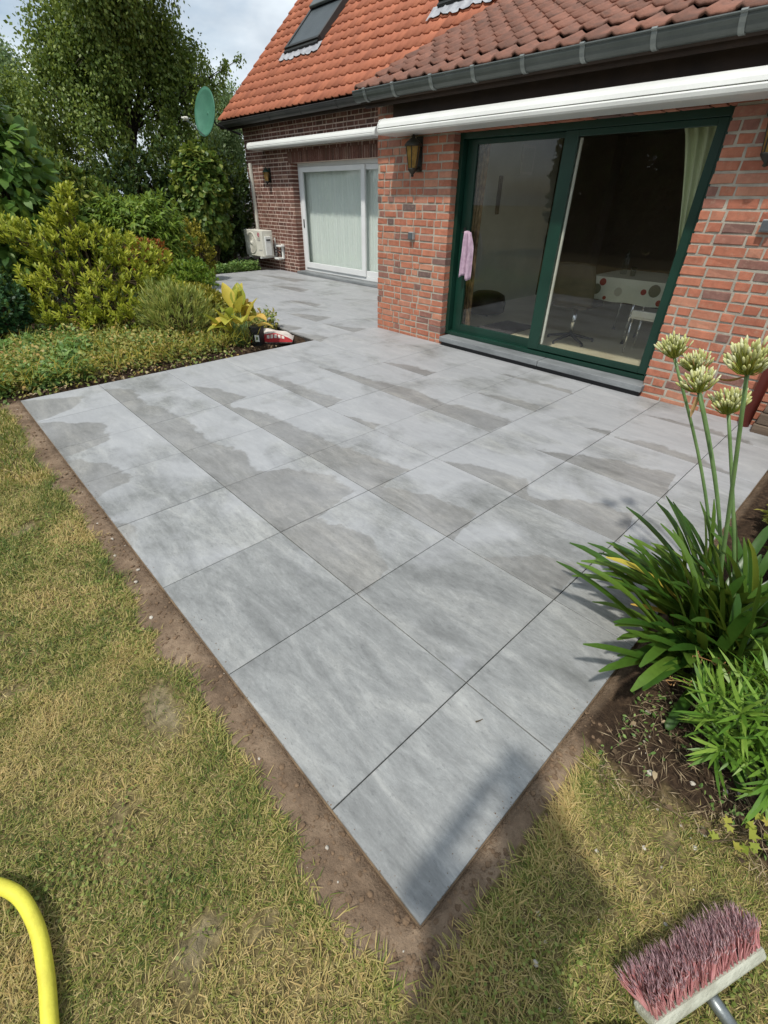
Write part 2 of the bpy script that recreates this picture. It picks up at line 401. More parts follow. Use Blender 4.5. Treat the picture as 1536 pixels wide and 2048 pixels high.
# ------------------------------------------------------------------ setting: ground
def vnoise(x, y, s=1.0, seed=0):
    """2-D value noise, vectorised"""
    x = np.asarray(x) * s + seed * 13.7; y = np.asarray(y) * s + seed * 7.3
    xi = np.floor(x).astype(np.int64); yi = np.floor(y).astype(np.int64); xf = x - xi; yf = y - yi
    def h(a, b):
        n = (a * 374761393 + b * 668265263 + seed * 1442695) & 0x7fffffff
        n = ((n ^ (n >> 13)) * 1274126177) & 0x7fffffff
        return ((n ^ (n >> 16)) & 0xffff) / 65535.0
    u = xf * xf * (3 - 2 * xf); w = yf * yf * (3 - 2 * yf)
    return (h(xi, yi) * (1-u) + h(xi+1, yi) * u) * (1-w) + (h(xi, yi+1) * (1-u) + h(xi+1, yi+1) * u) * w

def fbm(x, y, s=1.0, seed=0):
    x = np.asarray(x); y = np.asarray(y)
    r_ = lambda c, q: (x * c - y * q, x * q + y * c)     # octaves turned against each other
    return .55 * vnoise(*r_(.80, .60), s, seed) + .3 * vnoise(*r_(.31, .95), s * 2.1, seed + 1) + .15 * vnoise(*r_(.97, -.26), s * 4.3, seed + 2)

CURVE = [(5.3, 3.47), (6.9, 3.58), (8.2, 3.64), (9.2, 3.73), (10.6, 3.95), (11.6, 4.15), (12.3, 4.43)]
def curve_x(y):
    return np.interp(y, [p[0] for p in CURVE], [p[1] for p in CURVE])

def strip_w(y):      # bare soil beside the lawn-side edge of the paving
    return .145 + .11 * (fbm(y, y * 0 + 3.1, 2.2, 5) - .5) + .08 * (vnoise(y, y * 0, 10, 8) - .5)
def strip_r(x):
    return .085 + .06 * (fbm(x, x * 0 + 1.1, 3.0, 6) - .5) + .03 * (vnoise(x, x * 0, 11, 9) - .5)

def bed_right(x, y):  # planted bed at the end of the paving: 1 inside
    b = .80 + .10 * (fbm(x, y, 3, 12) - .5) + .14 * np.clip((-y - .25) / .3, 0, 1) - .35 * np.clip((-y - .5) / .5, 0, 1)
    return (x > b) & (y < 0)
def bed_left(x, y):
    e = -.25 + .22 * (fbm(x, y, 1.2, 14) - .5)
    return (y > 5.32) & (x > e - .2 * np.clip(y - 5.6, 0, 2))

gx = np.concatenate([-np.geomspace(150, 3.2, 16), np.arange(-3.0, 2.01, .05), np.arange(2.1, 7.6, .15), np.geomspace(7.9, 150, 14)])
gy = np.concatenate([-np.geomspace(150, 2.2, 16), np.arange(-2.0, 3.01, .05), np.arange(3.1, 14, .12), np.geomspace(14.5, 150, 16)])
GX, GY = np.meshgrid(gx, gy, indexing='ij')
inpat = ((GX > .03) & (GX < 4.75) & (GY > .03) & (GY < 5.4)) | ((GX > curve_x(GY) + .05) & (GX < 15) & (GY > 5.2) & (GY < 12.3)) | ((GX > 4.8) & (GX < 15) & (GY > -3) & (GY < 13.2))
sw = strip_w(GY); sr = strip_r(GX)
soil = ((GX > -sw) & (GY > -.12) & (GY < 5.5) & (GX < .1)) | ((GY > -sr) & (GX > -.1) & (GX < 5) & (GY < .1))
bedr = bed_right(GX, GY); bedl = bed_left(GX, GY)
Z = -.030 + .018 * (fbm(GX, GY, 1.6, 3) - .5) + .012 * (fbm(GX, GY, 7, 4) - .5)
Z = np.where(soil, -.022 + .026 * (fbm(GX, GY, 9, 21) - .5), Z)
Z = np.where(bedr | bedl, -.02 + .06 * (fbm(GX, GY, 4, 22) - .3), Z)
Z = np.where(inpat, -.2, Z)
far = np.hypot(GX - 2, GY - 5) > 22
Z = np.where(far, -.05, Z)
V = np.stack([GX.ravel(), GY.ravel(), Z.ravel()], 1)
nx, ny = GX.shape
I = np.arange(nx * ny).reshape(nx, ny)
T = np.stack([I[:-1, :-1].ravel(), I[1:, :-1].ravel(), I[1:, 1:].ravel(), I[:-1, 1:].ravel()], 1)
gme = fastmesh('ground', V, T)
a = gme.attributes.new('soil', 'FLOAT', 'POINT'); a.data.foreach_set('value', soil.astype(np.float32).ravel())
a = gme.attributes.new('mulch', 'FLOAT', 'POINT'); a.data.foreach_set('value', (bedr | bedl).astype(np.float32).ravel())
a = gme.attributes.new('bare', 'FLOAT', 'POINT'); a.data.foreach_set('value', np.clip((.27 - fbm(GX, GY, 3.4, 50))*8, 0, .8).astype(np.float32).ravel())
ground = link('ground', gme, MAT['ground'], smooth=True); tag(ground, kind='structure')
def gz(x, y):
    i = min(max(np.searchsorted(gx, x) - 1, 0), nx - 2); j = min(max(np.searchsorted(gy, y) - 1, 0), ny - 2)
    return float(Z[i, j])

# ------------------------------------------------------------------ paving, one object for each slab
mb = MB()
mb.box(.006, 4.70, .006, 5.29, -.16, -.013)
pc = [(curve_x(y) + .012, y) for y in np.linspace(5.29, 12.25, 24)]
poly = pc + [(7.25, 12.25), (7.25, 5.29)]
mb.extrude(poly[::-1], lambda a, b, d: (a, b, d), -.16, -.013)
MAT['bedding'] = gm('jointing_sand', lin(70, 66, 62), lin(54, 52, 50), 20, .95)
patio = mb.build('patio', MAT['bedding']); tag(patio, kind='structure')
MAT['edge_mortar'] = gm('tan_edge_mortar', lin(128, 108, 84), lin(92, 76, 60), 14, .95, .5, 60)
for (x0, x1, y0, y1) in ((-.003, .0052, -.001, 5.29), (.006, 4.6, -.002, .0052)):
    e_ = MB(); e_.box(x0, x1, y0, y1, -.12, -.012); e_.build('edge_mortar', MAT['edge_mortar'], patio)
J = .0022
def slab_mesh(name, x0, x1, y0, y1, poly=None):
    c = .0016
    cx, cy = (x0+x1)/2, (y0+y1)/2
    P = poly or [(x0, y0), (x1, y0), (x1, y1), (x0, y1)]
    n = len(P); V = []
    for (z, ins) in ((-.02, 0), (-c, 0), (0, c)):
        for (x, y) in P:
            dx, dy = (cx - x), (cy - y); l = math.hypot(dx, dy) or 1
            V.append((x + dx/l*ins*1.4 - cx, y + dy/l*ins*1.4 - cy, z))
    F = [tuple(range(2*n, 3*n))]
    for k in (0, 1):
        for i in range(n):
            j = (i+1) % n; F.append((k*n+i, k*n+j, (k+1)*n+j, (k+1)*n+i))
    me = bpy.data.meshes.new(name); me.from_pydata(V, [], F); me.materials.append(MAT['tile']); return me, cx, cy
xs = [0] + [.7 * k for k in range(1, 11)] + [7.27]
ys = [0, .395] + [.395 + .7 * k for k in range(1, 8)]
ysr = [5.295 + .7 * k for k in range(0, 11)]
cache = {}
def put_slab(x0, x1, y0, y1, poly=None):
    key = (round(x1-x0, 3), round(y1-y0, 3)) if poly is None else None
    if key and key in cache: me = cache[key]; cx, cy = (x0+x1)/2, (y0+y1)/2
    else:
        me, cx, cy = slab_mesh('paving_slab', x0, x1, y0, y1, poly)
        if key: cache[key] = me
    o = bpy.data.objects.new('paving_slab', me); col.objects.link(o); o.parent = patio
    o.location = (cx, cy, random.uniform(-.0008, .0004)); o.rotation_euler = (0, 0, random.uniform(-.0006, .0006))
for i in range(7):
    for j in range(8):
        x0, x1 = xs[i], min(xs[i+1], 4.684)
        put_slab(x0 + J, x1 - J, ys[j] + J, ys[j+1] - J)
for j in range(10):
    y0, y1 = ysr[j] + J, min(ysr[j+1], 12.3) - J
    for i in range(4, 11):
        x0, x1 = xs[i] + J, min(xs[i+1], 7.27) - J
        cx0, cx1 = curve_x(y0), curve_x(y1)
        if x1 <= min(cx0, cx1) + .03: continue
        if x0 < max(cx0, cx1):
            yy = np.linspace(y0, y1, 6)
            left = [(min(max(x0, float(curve_x(y))), x1 - .01), float(y)) for y in yy[::-1]]
            put_slab(x0, x1, y0, y1, [(x1, y0), (x1, y1)] + left)
        else:
            put_slab(x0, x1, y0, y1)

# ------------------------------------------------------------------ the house
WX = 4.69          # front face of the wing
MX = 7.29          # front face of the main block
DY0, DY1, DZ = 1.31, 4.03, 2.27
house = empty('brick_house', (7.0, 5.3, 0), 'red brick house with orange main roof and lower brown-tiled wing', 'house')
def part(name, mb_, m, parent=None, **kw): return mb_.build(name, m, parent or house, **kw)

mb = MB()
mb.box(WX + .007, 4.99, DY1 + .006, 5.284, -.1, 2.62)           # pillar between door and corner
mb.box(WX + .007, 4.99, -2.5, DY0 - .006, -.1, 2.62)            # right of the door
mb.box(WX + .010, 4.99, DY0 - .006, DY1 + .006, DZ + .01, 2.62)  # lintel
mb.box(4.99, 7.29, 5.0, 5.284, -.1, 2.9)                        # side wall of the wing
wing_wall = part('wing_wall', mb, MAT['mortar'])

import bmesh
def brick_mesh(l, h, seed, d=.115):
    r = random.Random(seed)
    bm = bmesh.new(); bmesh.ops.create_cube(bm, size=1)
    bmesh.ops.scale(bm, verts=bm.verts, vec=(d, l, h))
    bmesh.ops.bevel(bm, geom=[e for e in bm.edges if all(v.co.x < 0 for v in e.verts)], offset=.004, segments=1, affect='EDGES')
    for v in bm.verts:
        v.co += Vector((r.uniform(-.003, .003), r.uniform(-.0045, .0045), r.uniform(-.004, .004)))
    me = bpy.data.meshes.new('brick'); bm.to_mesh(me); bm.free(); me.materials.append(MAT['brick']); return me
CH, JT = .0817, .019
SL, HL = .216, .100
bvar = {('s', k): brick_mesh(SL, CH - JT, k) for k in range(7)}
bvar.update({('h', k): brick_mesh(HL, CH - JT, 50 + k) for k in range(7)})

def course_fill(y0, y1, phase, frm):
    """lay headers and stretchers alternately from one end of a course"""
    out = []; y = y0; k = phase; first_ = random.choice((.07, .10, .158, .19, .216))
    while y < y1 - .03:
        l = (SL if k % 2 == 0 else HL) + random.uniform(-.008, .008)
        if first_: l = first_; k = 0 if l < .12 else 1; first_ = None
        elif random.random() < .12: k += 1
        e = min(y + l, y1)
        if e - y > .03: out.append((y, e))
        y = e + JT; k += 1
    if frm: out = [(y0 + y1 - b, y0 + y1 - a_) for a_, b in out]
    return out
def inframe(p, margin=1.05):
    d = np.array(p) - CAM; z = d @ FW
    if z < .1: return False, 99
    return (abs(d @ RT / z) < 768/912*margin and abs(d @ UP / z) < 1024/912*margin), z
allb = []
row = 0; z = -.03
while z < 2.56:
    zc = z + (CH - JT) / 2
    segs = [(-1.2, DY0), (DY1, 5.29)] if zc < DZ else [(-1.2, 5.29)]
    for (a0, a1) in segs:
        frm = a1 == DY0
        ph = row % 2
        for (b0, b1) in course_fill(a0, a1, ph, frm):
            allb.append((b0, b1, zc))
    row += 1; z += CH
def vis(b):
    ok, dz = inframe((WX, (b[0]+b[1])/2, b[2]))
    return dz if (ok and b[2] < 2.08) else 50 + dz
allb.sort(key=vis)
jb = MB()
for n, (b0, b1, zc) in enumerate(allb):
    l = b1 - b0; xo = random.uniform(-.003, .003)
    if n < 300:
        kind = 's' if l > .16 else 'h'; ref = SL if kind == 's' else HL
        o = bpy.data.objects.new('brick', bvar[(kind, random.randrange(7))]); col.objects.link(o); o.parent = wing_wall
        o.location = Vector((WX + .0575 + xo, (b0+b1)/2, zc)) - house.location
        o.scale = (1, l / ref, 1); o.rotation_euler = (random.uniform(-.006, .006), 0, random.uniform(-.006, .006))
    else:
        jb.box(WX + xo, WX + .11, b0, b1, zc - (CH-JT)/2, zc + (CH-JT)/2)
jb.build('brick_courses', MAT['brick_i'], wing_wall, kind='stuff')

# main block wall with the recessed window
WY0, WY1, WZ0, WZ1 = 8.0, 11.15, 0.05, 2.30
mb = MB()
mb.box(MX + .005, 7.55, WY1 + .006, 13.194, -.1, 3.12)
mb.box(MX + .010, 7.55, 5.284, WY0 - .006, -.1, 3.12)
mb.box(MX + .005, 7.55, WY0 - .006, WY1 + .006, WZ1 + .01, 3.12)
mb.box(7.55, 14.6, 13.0, 13.194, -.1, 3.1)
mb.add([(7.35, 13.18, 3.1), (14.6, 13.18, 3.1), (11.0, 13.18, 6.9), (7.35, 13.02, 3.1), (14.6, 13.02, 3.1), (11.0, 13.02, 6.9)], [(0,1,2),(5,4,3),(0,3,4,1),(1,4,5,2),(2,5,3,0)])
main_wall = part('main_wall', mb, MAT['mortar_main'])
jb = MB(); CH2 = .0817
row = 0; z = -.02
while z < 3.02:
    zc = z + (CH2 - JT) / 2
    segs = [(WY1, 13.2), (5.9, WY0)] if zc < WZ1 else [(5.9, 13.2)]
    if WZ1 <= zc < WZ1 + .22: segs = [(WY1 + .1, 13.2)]
    for (a0, a1) in segs:
        for (b0, b1) in course_fill(a0, a1, row % 2, False):
            xo = random.uniform(-.003, .003)
            jb.box(MX + xo, MX + .24, b0, b1, zc - (CH2-JT)/2, zc + (CH2-JT)/2)
    row += 1; z += CH2
jb.build('brick_courses', MAT['brick_main'], main_wall, kind='stuff')
jb = MB(); y = 5.9
while y < WY1 + .08:                      # soldier course over the window
    jb.box(MX - .004 + random.uniform(-.003, .003), MX + .2, y, y + .062, WZ1 + .012, WZ1 + .225); y += .077
jb.build('soldier_course', MAT['brick_main'], main_wall, kind='stuff')

# ---- roofs: every tile that can be told apart is an object
def pantile(h=.036, w=.228, l=.335):
    ts = [0, .07, .3, .50, .66, .74, .82, .90, 1.0]
    zz = [.010, .002, .001, .007, .004, .016, .032, .022, .010]
    V = []
    for (x, dz) in ((0, .022), (l, -.004)):
        for t, q in zip(ts, zz): V.append((x, t * w - w/2, q + dz))
    for t, q in zip(ts, zz): V.append((.002, t * w - w/2, q - .004))      # the nose: visible thickness
    for t, q in zip(ts, zz): V.append((.06, t * w - w/2, q - .006))
    n = len(ts); F = []
    for i in range(n-1):
        F.append((i, n+i, n+i+1, i+1)); F.append((i+1, 2*n+i+1, 2*n+i, i)); F.append((2*n+i, 2*n+i+1, 3*n+i+1, 3*n+i))
    F = [f[::-1] for f in F]
    return V, F
def roof(part_name, tile_name, x0, z0, ang, y_start, y_step, ncol, nrow, first, rowstep, limit, m_obj, m_isl, hide, stuff_name):
    A = rad(ang); ux, uz = math.cos(A), math.sin(A)
    mb = MB()      # boarding under the tiles
    y1 = y_start + .11; y0 = y_start - y_step * (ncol - 1) - .11
    Lr = first + rowstep * nrow
    P = [(x0 + .03*ux, z0 + .03*uz - .045), (x0 + Lr*ux, z0 + Lr*uz - .045), (x0 + Lr*ux + .05, z0 + Lr*uz - .13), (x0 + .03*ux + .05, z0 + .03*uz - .13)]
    mb.extrude(P, lambda a_, b, d: (a_, d, b), y0 + .03, y1 - .03)
    deck = part(part_name, mb, MAT['dark_wood'])
    V0, F0 = pantile(); V0 = np.array(V0)
    me = bpy.data.meshes.new(tile_name); me.from_pydata([tuple(v) for v in V0], [], F0); me.materials.append(m_obj)
    me.polygons.foreach_set('use_smooth', np.ones(len(me.polygons), dtype=bool))
    items = []
    for r in range(nrow):
        s = 0 if r == 0 else first + rowstep * (r - 1)
        for c in range(ncol):
            p = np.array([x0 + s*ux, y_start - y_step*c, z0 + s*uz])
            if hide(p): continue
            ok, dz = inframe(p, 1.1); items.append((dz if ok else 100 + dz, tuple(p)))
    items.sort(); R = Matrix.Rotation(-A, 3, 'Y'); stuffV = []; stuffF = []
    for k, (_, p) in enumerate(items):
        jit = (random.uniform(-.006, .006), random.uniform(-.003, .003), random.uniform(-.003, .003))
        if k < limit:
            o = bpy.data.objects.new(tile_name, me); col.objects.link(o); o.parent = deck
            o.location = Vector(p) + Vector(jit) - house.location
            o.rotation_euler = (random.uniform(-.008, .008), -A, random.uniform(-.01, .01))
        else:
            n = len(stuffV) * len(V0)
            stuffV.append((np.array(R) @ V0.T).T + np.array(p) + np.array(jit)); stuffF += [tuple(i + n for i in f) for f in F0]
    if stuffV:
        m2 = bpy.data.meshes.new(stuff_name); m2.from_pydata([tuple(v) for v in np.concatenate(stuffV)], [], stuffF); m2.update()
        link(stuff_name, m2, m_isl, deck, smooth=True, kind='stuff')
    return deck
def wing_plane(x): return 2.69 + (x - 4.37) * math.tan(rad(23.7))
main_roof = roof('main_roof', 'roof_tile', 6.85, 3.20, 43.2, 13.42, .2185, 66, 18, .27, .27, 300, MAT['rooftile'], MAT['rooftile_i'],
     lambda p: p[1] < 5.3 and p[2] < wing_plane(p[0]) - .02, 'farther_roof_tiles')
wing_roof = roof('wing_roof', 'roof_tile', 4.37, 2.69, 23.7, 5.24, .2185, 34, 15, .36, .27, 300, MAT['rooftile2'], MAT['rooftile2_i'],
     lambda p: False, 'farther_roof_tiles')
mb = MB()                                   # rear slope and ridge of the main block
mb.add([(11.45, -1.0, 7.5), (11.45, 13.5, 7.5), (15.6, 13.5, 3.2), (15.6, -1.0, 3.2), (11.45, -1.0, 7.4), (11.45, 13.5, 7.4), (15.6, 13.5, 3.1), (15.6, -1.0, 3.1)],
       [(0,1,2,3),(7,6,5,4),(0,4,5,1),(1,5,6,2),(2,6,7,3),(3,7,4,0)])
part('rear_roof_slope', mb, MAT['rooftile_i'])

# fascia and soffit boards
mb = MB(); mb.box(4.495, 4.515, -2.3, 5.30, 2.54, 2.655); mb.box(4.52, 4.70, -2.3, 5.28, 2.60, 2.615); mb.box(4.655, 4.678, -2.3, 4.98, 2.40, 2.598); part('fascia_board', mb, MAT['dark_wood'])
mb = MB(); mb.box(6.99, 7.01, 5.4, 13.45, 3.02, 3.16); mb.box(7.015, 7.30, 5.4, 13.40, 3.09, 3.105); part('fascia_board', mb, MAT['dark_wood'])
mb = MB()                                   # verge board of the main gable
mb.extrude([(6.82, 3.04), (6.95, 3.04), (11.4, 7.22), (11.4, 7.38)], lambda a_, b, d: (a_, d, b), 13.50, 13.525)
part('verge_board', mb, MAT['dark_wood'])

# gutters: half-round channel with a rolled front bead, joined every half metre by sleeves
MAT['zinc_light'] = gm('pale_zinc', lin(136, 142, 140), lin(120, 126, 124), 3, .42, metal=.25)
def gutter(xc, zc, r, y0, y1, m, sleeves):
    mb = MB(); n = 12; t = .004
    prof = [(xc + r*math.cos(math.pi*(1 + k/n)), zc + r*math.sin(math.pi*(1 + k/n))*1.22) for k in range(n+1)]
    prof2 = [(xc + (r-t)*math.cos(math.pi*(1 + k/n)), zc + (r-t)*math.sin(math.pi*(1 + k/n))*1.22) for k in range(n, -1, -1)]
    mb.extrude(prof + prof2, lambda a_, b, d: (a_, d, b), y0, y1)
    mb.tube([(xc - r, y0, zc), (xc - r, y1, zc)], .009, 8)
    mb.extrude(prof[::-1], lambda a_, b, d: (a_, d, b), y1 - .004, y1 + .003)
    g = part('gutter', mb, m, smooth=False)
    for ys_ in sleeves:
        s = MB(); rr = r + .009
        pr = [(xc + rr*math.cos(math.pi*(1 + k/n)), zc + .004 + rr*math.sin(math.pi*(1 + k/n))*1.22) for k in range(n+1)]
        pr2 = [(xc + (r-.001)*math.cos(math.pi*(1 + k/n)), zc + .004 + (r-.001)*math.sin(math.pi*(1 + k/n))*1.22) for k in range(n, -1, -1)]
        s.extrude(pr + pr2, lambda a_, b, d: (a_, d, b), ys_ - .02, ys_ + .02)
        s.tube([(xc - rr, ys_ - .02, zc + .004), (xc - rr, ys_ + .02, zc + .004)], .012, 8)
        s.build('gutter_sleeve', MAT['zinc_light'] if m is MAT['zinc'] else m, g)
gutter(4.422, 2.682, .078, -2.3, 5.36, MAT['zinc'], [5.15, 4.68, 4.12, 3.58, 3.03, 2.47, 1.91, 1.34, .78])
gutter(6.90, 3.16, .085, 5.5, 13.52, MAT['zinc_dark'], [12.4, 11.2, 10.0, 8.8])

# skylights lie on the main roof
def roof_window(y0, y1, s0, s1, label):
    A = rad(43.2); U = np.array([math.cos(A), 0, math.sin(A)]); N = np.array([-math.sin(A), 0, math.cos(A)]); O = np.array([6.85, 0, 3.20])
    P = lambda s, y, h: O + U*s + np.array([0, y, 0]) + N*h
    w = empty('roof_window', tuple(P(s0, (y0+y1)/2, 0)), label, 'skylight', 'skylights in the orange roof')
    def bx(n, s_0, s_1, a0, a1, h0, h1, m, par=None, **kw):
        b = MB(); b.obox(P((s_0+s_1)/2, (a0+a1)/2, (h0+h1)/2), (U, (0,1,0), N), ((s_1-s_0)/2, (a1-a0)/2, (h1-h0)/2)); return b.build(n, m, par or w, **kw)
    f = .07
    bx('frame', s0, s0+f, y0, y1, .0, .13, MAT['dark_metal'], bevel=.006); bx('frame', s1-f, s1, y0, y1, .0, .13, MAT['zinc'], bevel=.006)
    bx('frame', s0+f, s1-f, y0, y0+f, .0, .128, MAT['zinc_dark'], bevel=.006); bx('frame', s0+f, s1-f, y1-f, y1, .0, .128, MAT['zinc_dark'], bevel=.006)
    bx('bottom_rail', s0-.07, s0-.002, y0+.01, y1-.01, .05, .10, MAT['dark_metal'])
    bx('shutter_blind', s0+f, s1-f, y0+f, y1-f, .07, .105, MAT['shade'], kind=None)
    bx('shutter_cassette', s1-.22, s1-.02, y0+.03, y1-.03, .13, .19, MAT['zinc'], bevel=.02)
    # lead flashing pressed over the tiles
    n = 40; yy = np.linspace(y1+.12, y0-.12, n); V = []; F = []
    for i, y in enumerate(yy):
        t = ((13.42 + .114 - y) / .2185) % 1.0
        bump = .036 * math.exp(-((1-t - .80) / .12) ** 2)
        e = s0 - .26 + .03 * math.sin(y * 9) 
        V += [P(s0 - .02, y, .06), P(s0 - .12, y, .052 + bump*.7), P(e, y, .045 + bump)]
    for i in range(n-1):
        for k in (0, 1): F.append((3*i+k, 3*i+k+1, 3*i+4+k, 3*i+3+k))
    b = MB(); b.add(V, F); b.build('lead_flashing', MAT['lead'], w, smooth=True)
MAT['shade'] = gm('grey_outer_blind', lin(70, 78, 82), lin(62, 70, 74), 3, .55, .15, 200)
MAT['lead'] = gm('lead_sheet', lin(170, 172, 176), lin(140, 142, 148), 8, .55, .2, 40)
roof_window(10.82, 12.12, 1.72, 3.02, 'roof window with grey blind, fully seen left on orange roof')
roof_window(6.05, 7.35, 1.62, 2.92, 'roof window cut off by the picture top above brown wing roof')
# ------------------------------------------------------------------ sliding door of the wing
GF = MAT['green_frame']
mb = MB()
mb.box(4.80, 4.93, 3.985, 4.036, .116, 2.268); mb.box(4.80, 4.93, 1.304, 1.355, .116, 2.268)
mb.box(4.80, 4.93, 1.355, 3.985, 2.20, 2.268); mb.box(4.80, 4.93, 1.355, 3.985, .116, .158)
mb.box(4.868, 4.872, 1.36, 3.98, .158, .172)
door = part('patio_door', mb, GF, bevel=.003)
def leaf(x0, x1, y0, y1, z0, z1, sl, sr, rb, rt):
    m = MB()
    m.box(x0, x1, y1 - sl, y1, z0, z1); m.box(x0, x1, y0, y0 + sr, z0, z1)
    m.box(x0, x1, y0 + sr, y1 - sl, z0, z0 + rb); m.box(x0, x1, y0 + sr, y1 - sl, z1 - rt, z1)
    m.build('door_leaf', GF, door, bevel=.004)
    g = MB(); g.box((x0+x1)/2 - .004, (x0+x1)/2 + .004, y0 + sr - .004, y1 - sl + .004, z0 + rb - .004, z1 - rt + .004); g.build('glass_pane', MAT['glass'], door)
leaf(4.880, 4.920, 2.64, 3.978, .160, 2.198, .135, .105, .092, .045)
leaf(4.815, 4.855, 1.360, 2.748, .172, 2.198, .140, .075, .062, .05)
mb = MB(); mb.box(4.857, 4.878, 2.585, 2.606, .235, 2.14); mb.build('inner_stile', MAT['ivory'], door)
mb = MB(); mb.box(4.866, 4.879, 3.885, 3.925, 1.12, 1.36); mb.tube([(4.866, 3.905, 1.31), (4.825, 3.905, 1.31), (4.822, 3.89, 1.31), (4.824, 3.76, 1.305)], .009, 8); mb.build('handle', MAT['dark_metal'], door, smooth=False, bevel=.002)
mb = MB(); mb.box(4.860, 4.8655, 3.896, 3.914, 1.165, 1.205); mb.build('lock_plate', MAT['steel'], door)
for (a0, a1) in ((2.472, 3.975), (1.285, 2.466)):
    mb = MB(); mb.box(4.615, 4.86, a0, a1, .050, .112); mb.build('sill_stone', MAT['slate'], door, bevel=.005)
mb = MB(); mb.box(4.650, 4.80, 1.30, 3.96, -.01, .048); mb.build('sill_shadow_strip', MAT['black'], door)  # black strip standing in for the shadow in the gap below the sill
mb = MB(); mb.box(4.66, 4.80, 1.32, 4.02, 2.274, 2.30); mb.build('lintel_strip', MAT['dark_wood'], door)

# lavender towel hung over the door handle
towel = empty('towel', (4.80, 3.78, .84), 'lavender towel hanging from the green sliding door handle', 'towel')
def cloth(name, fn, nu, nv, m, parent):
    V = [fn(i/(nu-1), j/(nv-1)) for j in range(nv) for i in range(nu)]
    F = [(j*nu+i, j*nu+i+1, (j+1)*nu+i+1, (j+1)*nu+i) for j in range(nv-1) for i in range(nu-1)]
    b = MB(); b.add(V, F); o = b.build(name, m, parent, smooth=True)
    s = o.modifiers.new('thickness', 'SOLIDIFY'); s.thickness = .004; return o
MAT['towel'] = gm('lavender_terry', lin(198, 172, 190), lin(172, 146, 166), 20, .95, .6, 160)
def tw(u, v, off, l):
    sp = .6 + .4 * min(1, v * 3)
    return (4.812 - off - .022 * math.sin(u * 10 + v) * min(1, v*4+.2) - .014 * math.sin(u * 24 + 2*v), 3.842 - u * .130 * sp - .03*v*(u-.5), 1.325 + .008 * math.sin(u * 6) - v * l + .02 * math.sin(u * 7) * v)
cloth('front_fold', lambda u, v: tw(u, v, .012, .50), 22, 18, MAT['towel'], towel)
cloth('back_fold', lambda u, v: (tw(u*.85, v, -.012, .44)), 18, 14, MAT['towel'], towel)

# ------------------------------------------------------------------ white window of the main block
mb = MB(); WPX = 7.47
mb.box(WPX, WPX + .09, WY1 - .085, WY1 + .006, WZ0 + .01, WZ1 + .01); mb.box(WPX, WPX + .09, WY0 - .006, WY0 + .08, WZ0 + .01, WZ1 + .01)
mb.box(WPX, WPX + .09, WY0 + .08, WY1 - .085, WZ1 - .065, WZ1 + .01); mb.box(WPX, WPX + .09, WY0 + .08, WY1 - .085, WZ0 + .01, WZ0 + .085)
win = part('living_room_window', mb, MAT['pvc'], bevel=.004)
def sash(x0, y0, y1, z0, z1, w):
    m = MB(); m.box(x0, x0+.04, y0, y0+w, z0, z1); m.box(x0, x0+.04, y1-w, y1, z0, z1); m.box(x0, x0+.04, y0+w, y1-w, z0, z0+w); m.box(x0, x0+.04, y0+w, y1-w, z1-w*.75, z1)
    m.build('sash', MAT['pvc'], win, bevel=.005)
    g = MB(); g.box(x0+.016, x0+.024, y0+w-.003, y1-w+.003, z0+w-.003, z1-w*.75+.003); g.build('glass_pane', MAT['glass'], win)
sash(7.44, 8.70, 11.06, .138, 2.23, .125); sash(7.485, 8.085, 8.85, .138, 2.23, .12)
mb = MB(); mb.box(7.423, 7.438, 10.985, 11.01, 1.02, 1.2); mb.build('handle', MAT['dark_metal'], win)
for a0, a1 in ((7.9, 9.5), (9.505, 11.14)):
    mb = MB(); mb.box(7.19, 7.47, a0, a1, .005, .058); mb.build('sill_stone', MAT['slate'], win, bevel=.004)
MAT['net'] = gm('pale_net_curtain', lin(228, 234, 230), lin(220, 228, 224), 2, .9, .2, 300, stretch=(1, 8, .3))
net = empty('net_curtain', (7.6, 9.6, .1), 'pale net curtain behind the white sliding window', 'curtain')
b = MB(); n = 240
V = []; F = []
for i in range(n):
    y = 8.02 + i * (11.12 - 8.02) / (n-1); x = 7.60 + .006 * math.sin(y * 70) + .004 * math.sin(y * 23)
    V += [(x, y, .1), (x, y, 2.28)]
for i in range(n-1): F.append((2*i, 2*i+2, 2*i+3, 2*i+1))
b.add(V, F); b.build('fabric', MAT['net'], net, smooth=True)
mb = MB(); mb.box(7.9, 7.95, 7.6, 11.5, -.1, 3.0); mb.box(7.56, 7.9, 7.6, 7.65, -.1, 3.0); mb.box(7.56, 7.9, 11.45, 11.5, -.1, 3.0)
mb.box(7.56, 7.9, 7.65, 11.45, 2.95, 3.0); mb.box(7.56, 7.9, 7.65, 11.45, -.1, .06)
MAT['plaster'] = gm('pale_plaster', lin(206, 206, 196), lin(196, 196, 186), 3, .9)
tag(mb.build('inner_wall', MAT['plaster']), kind='structure')

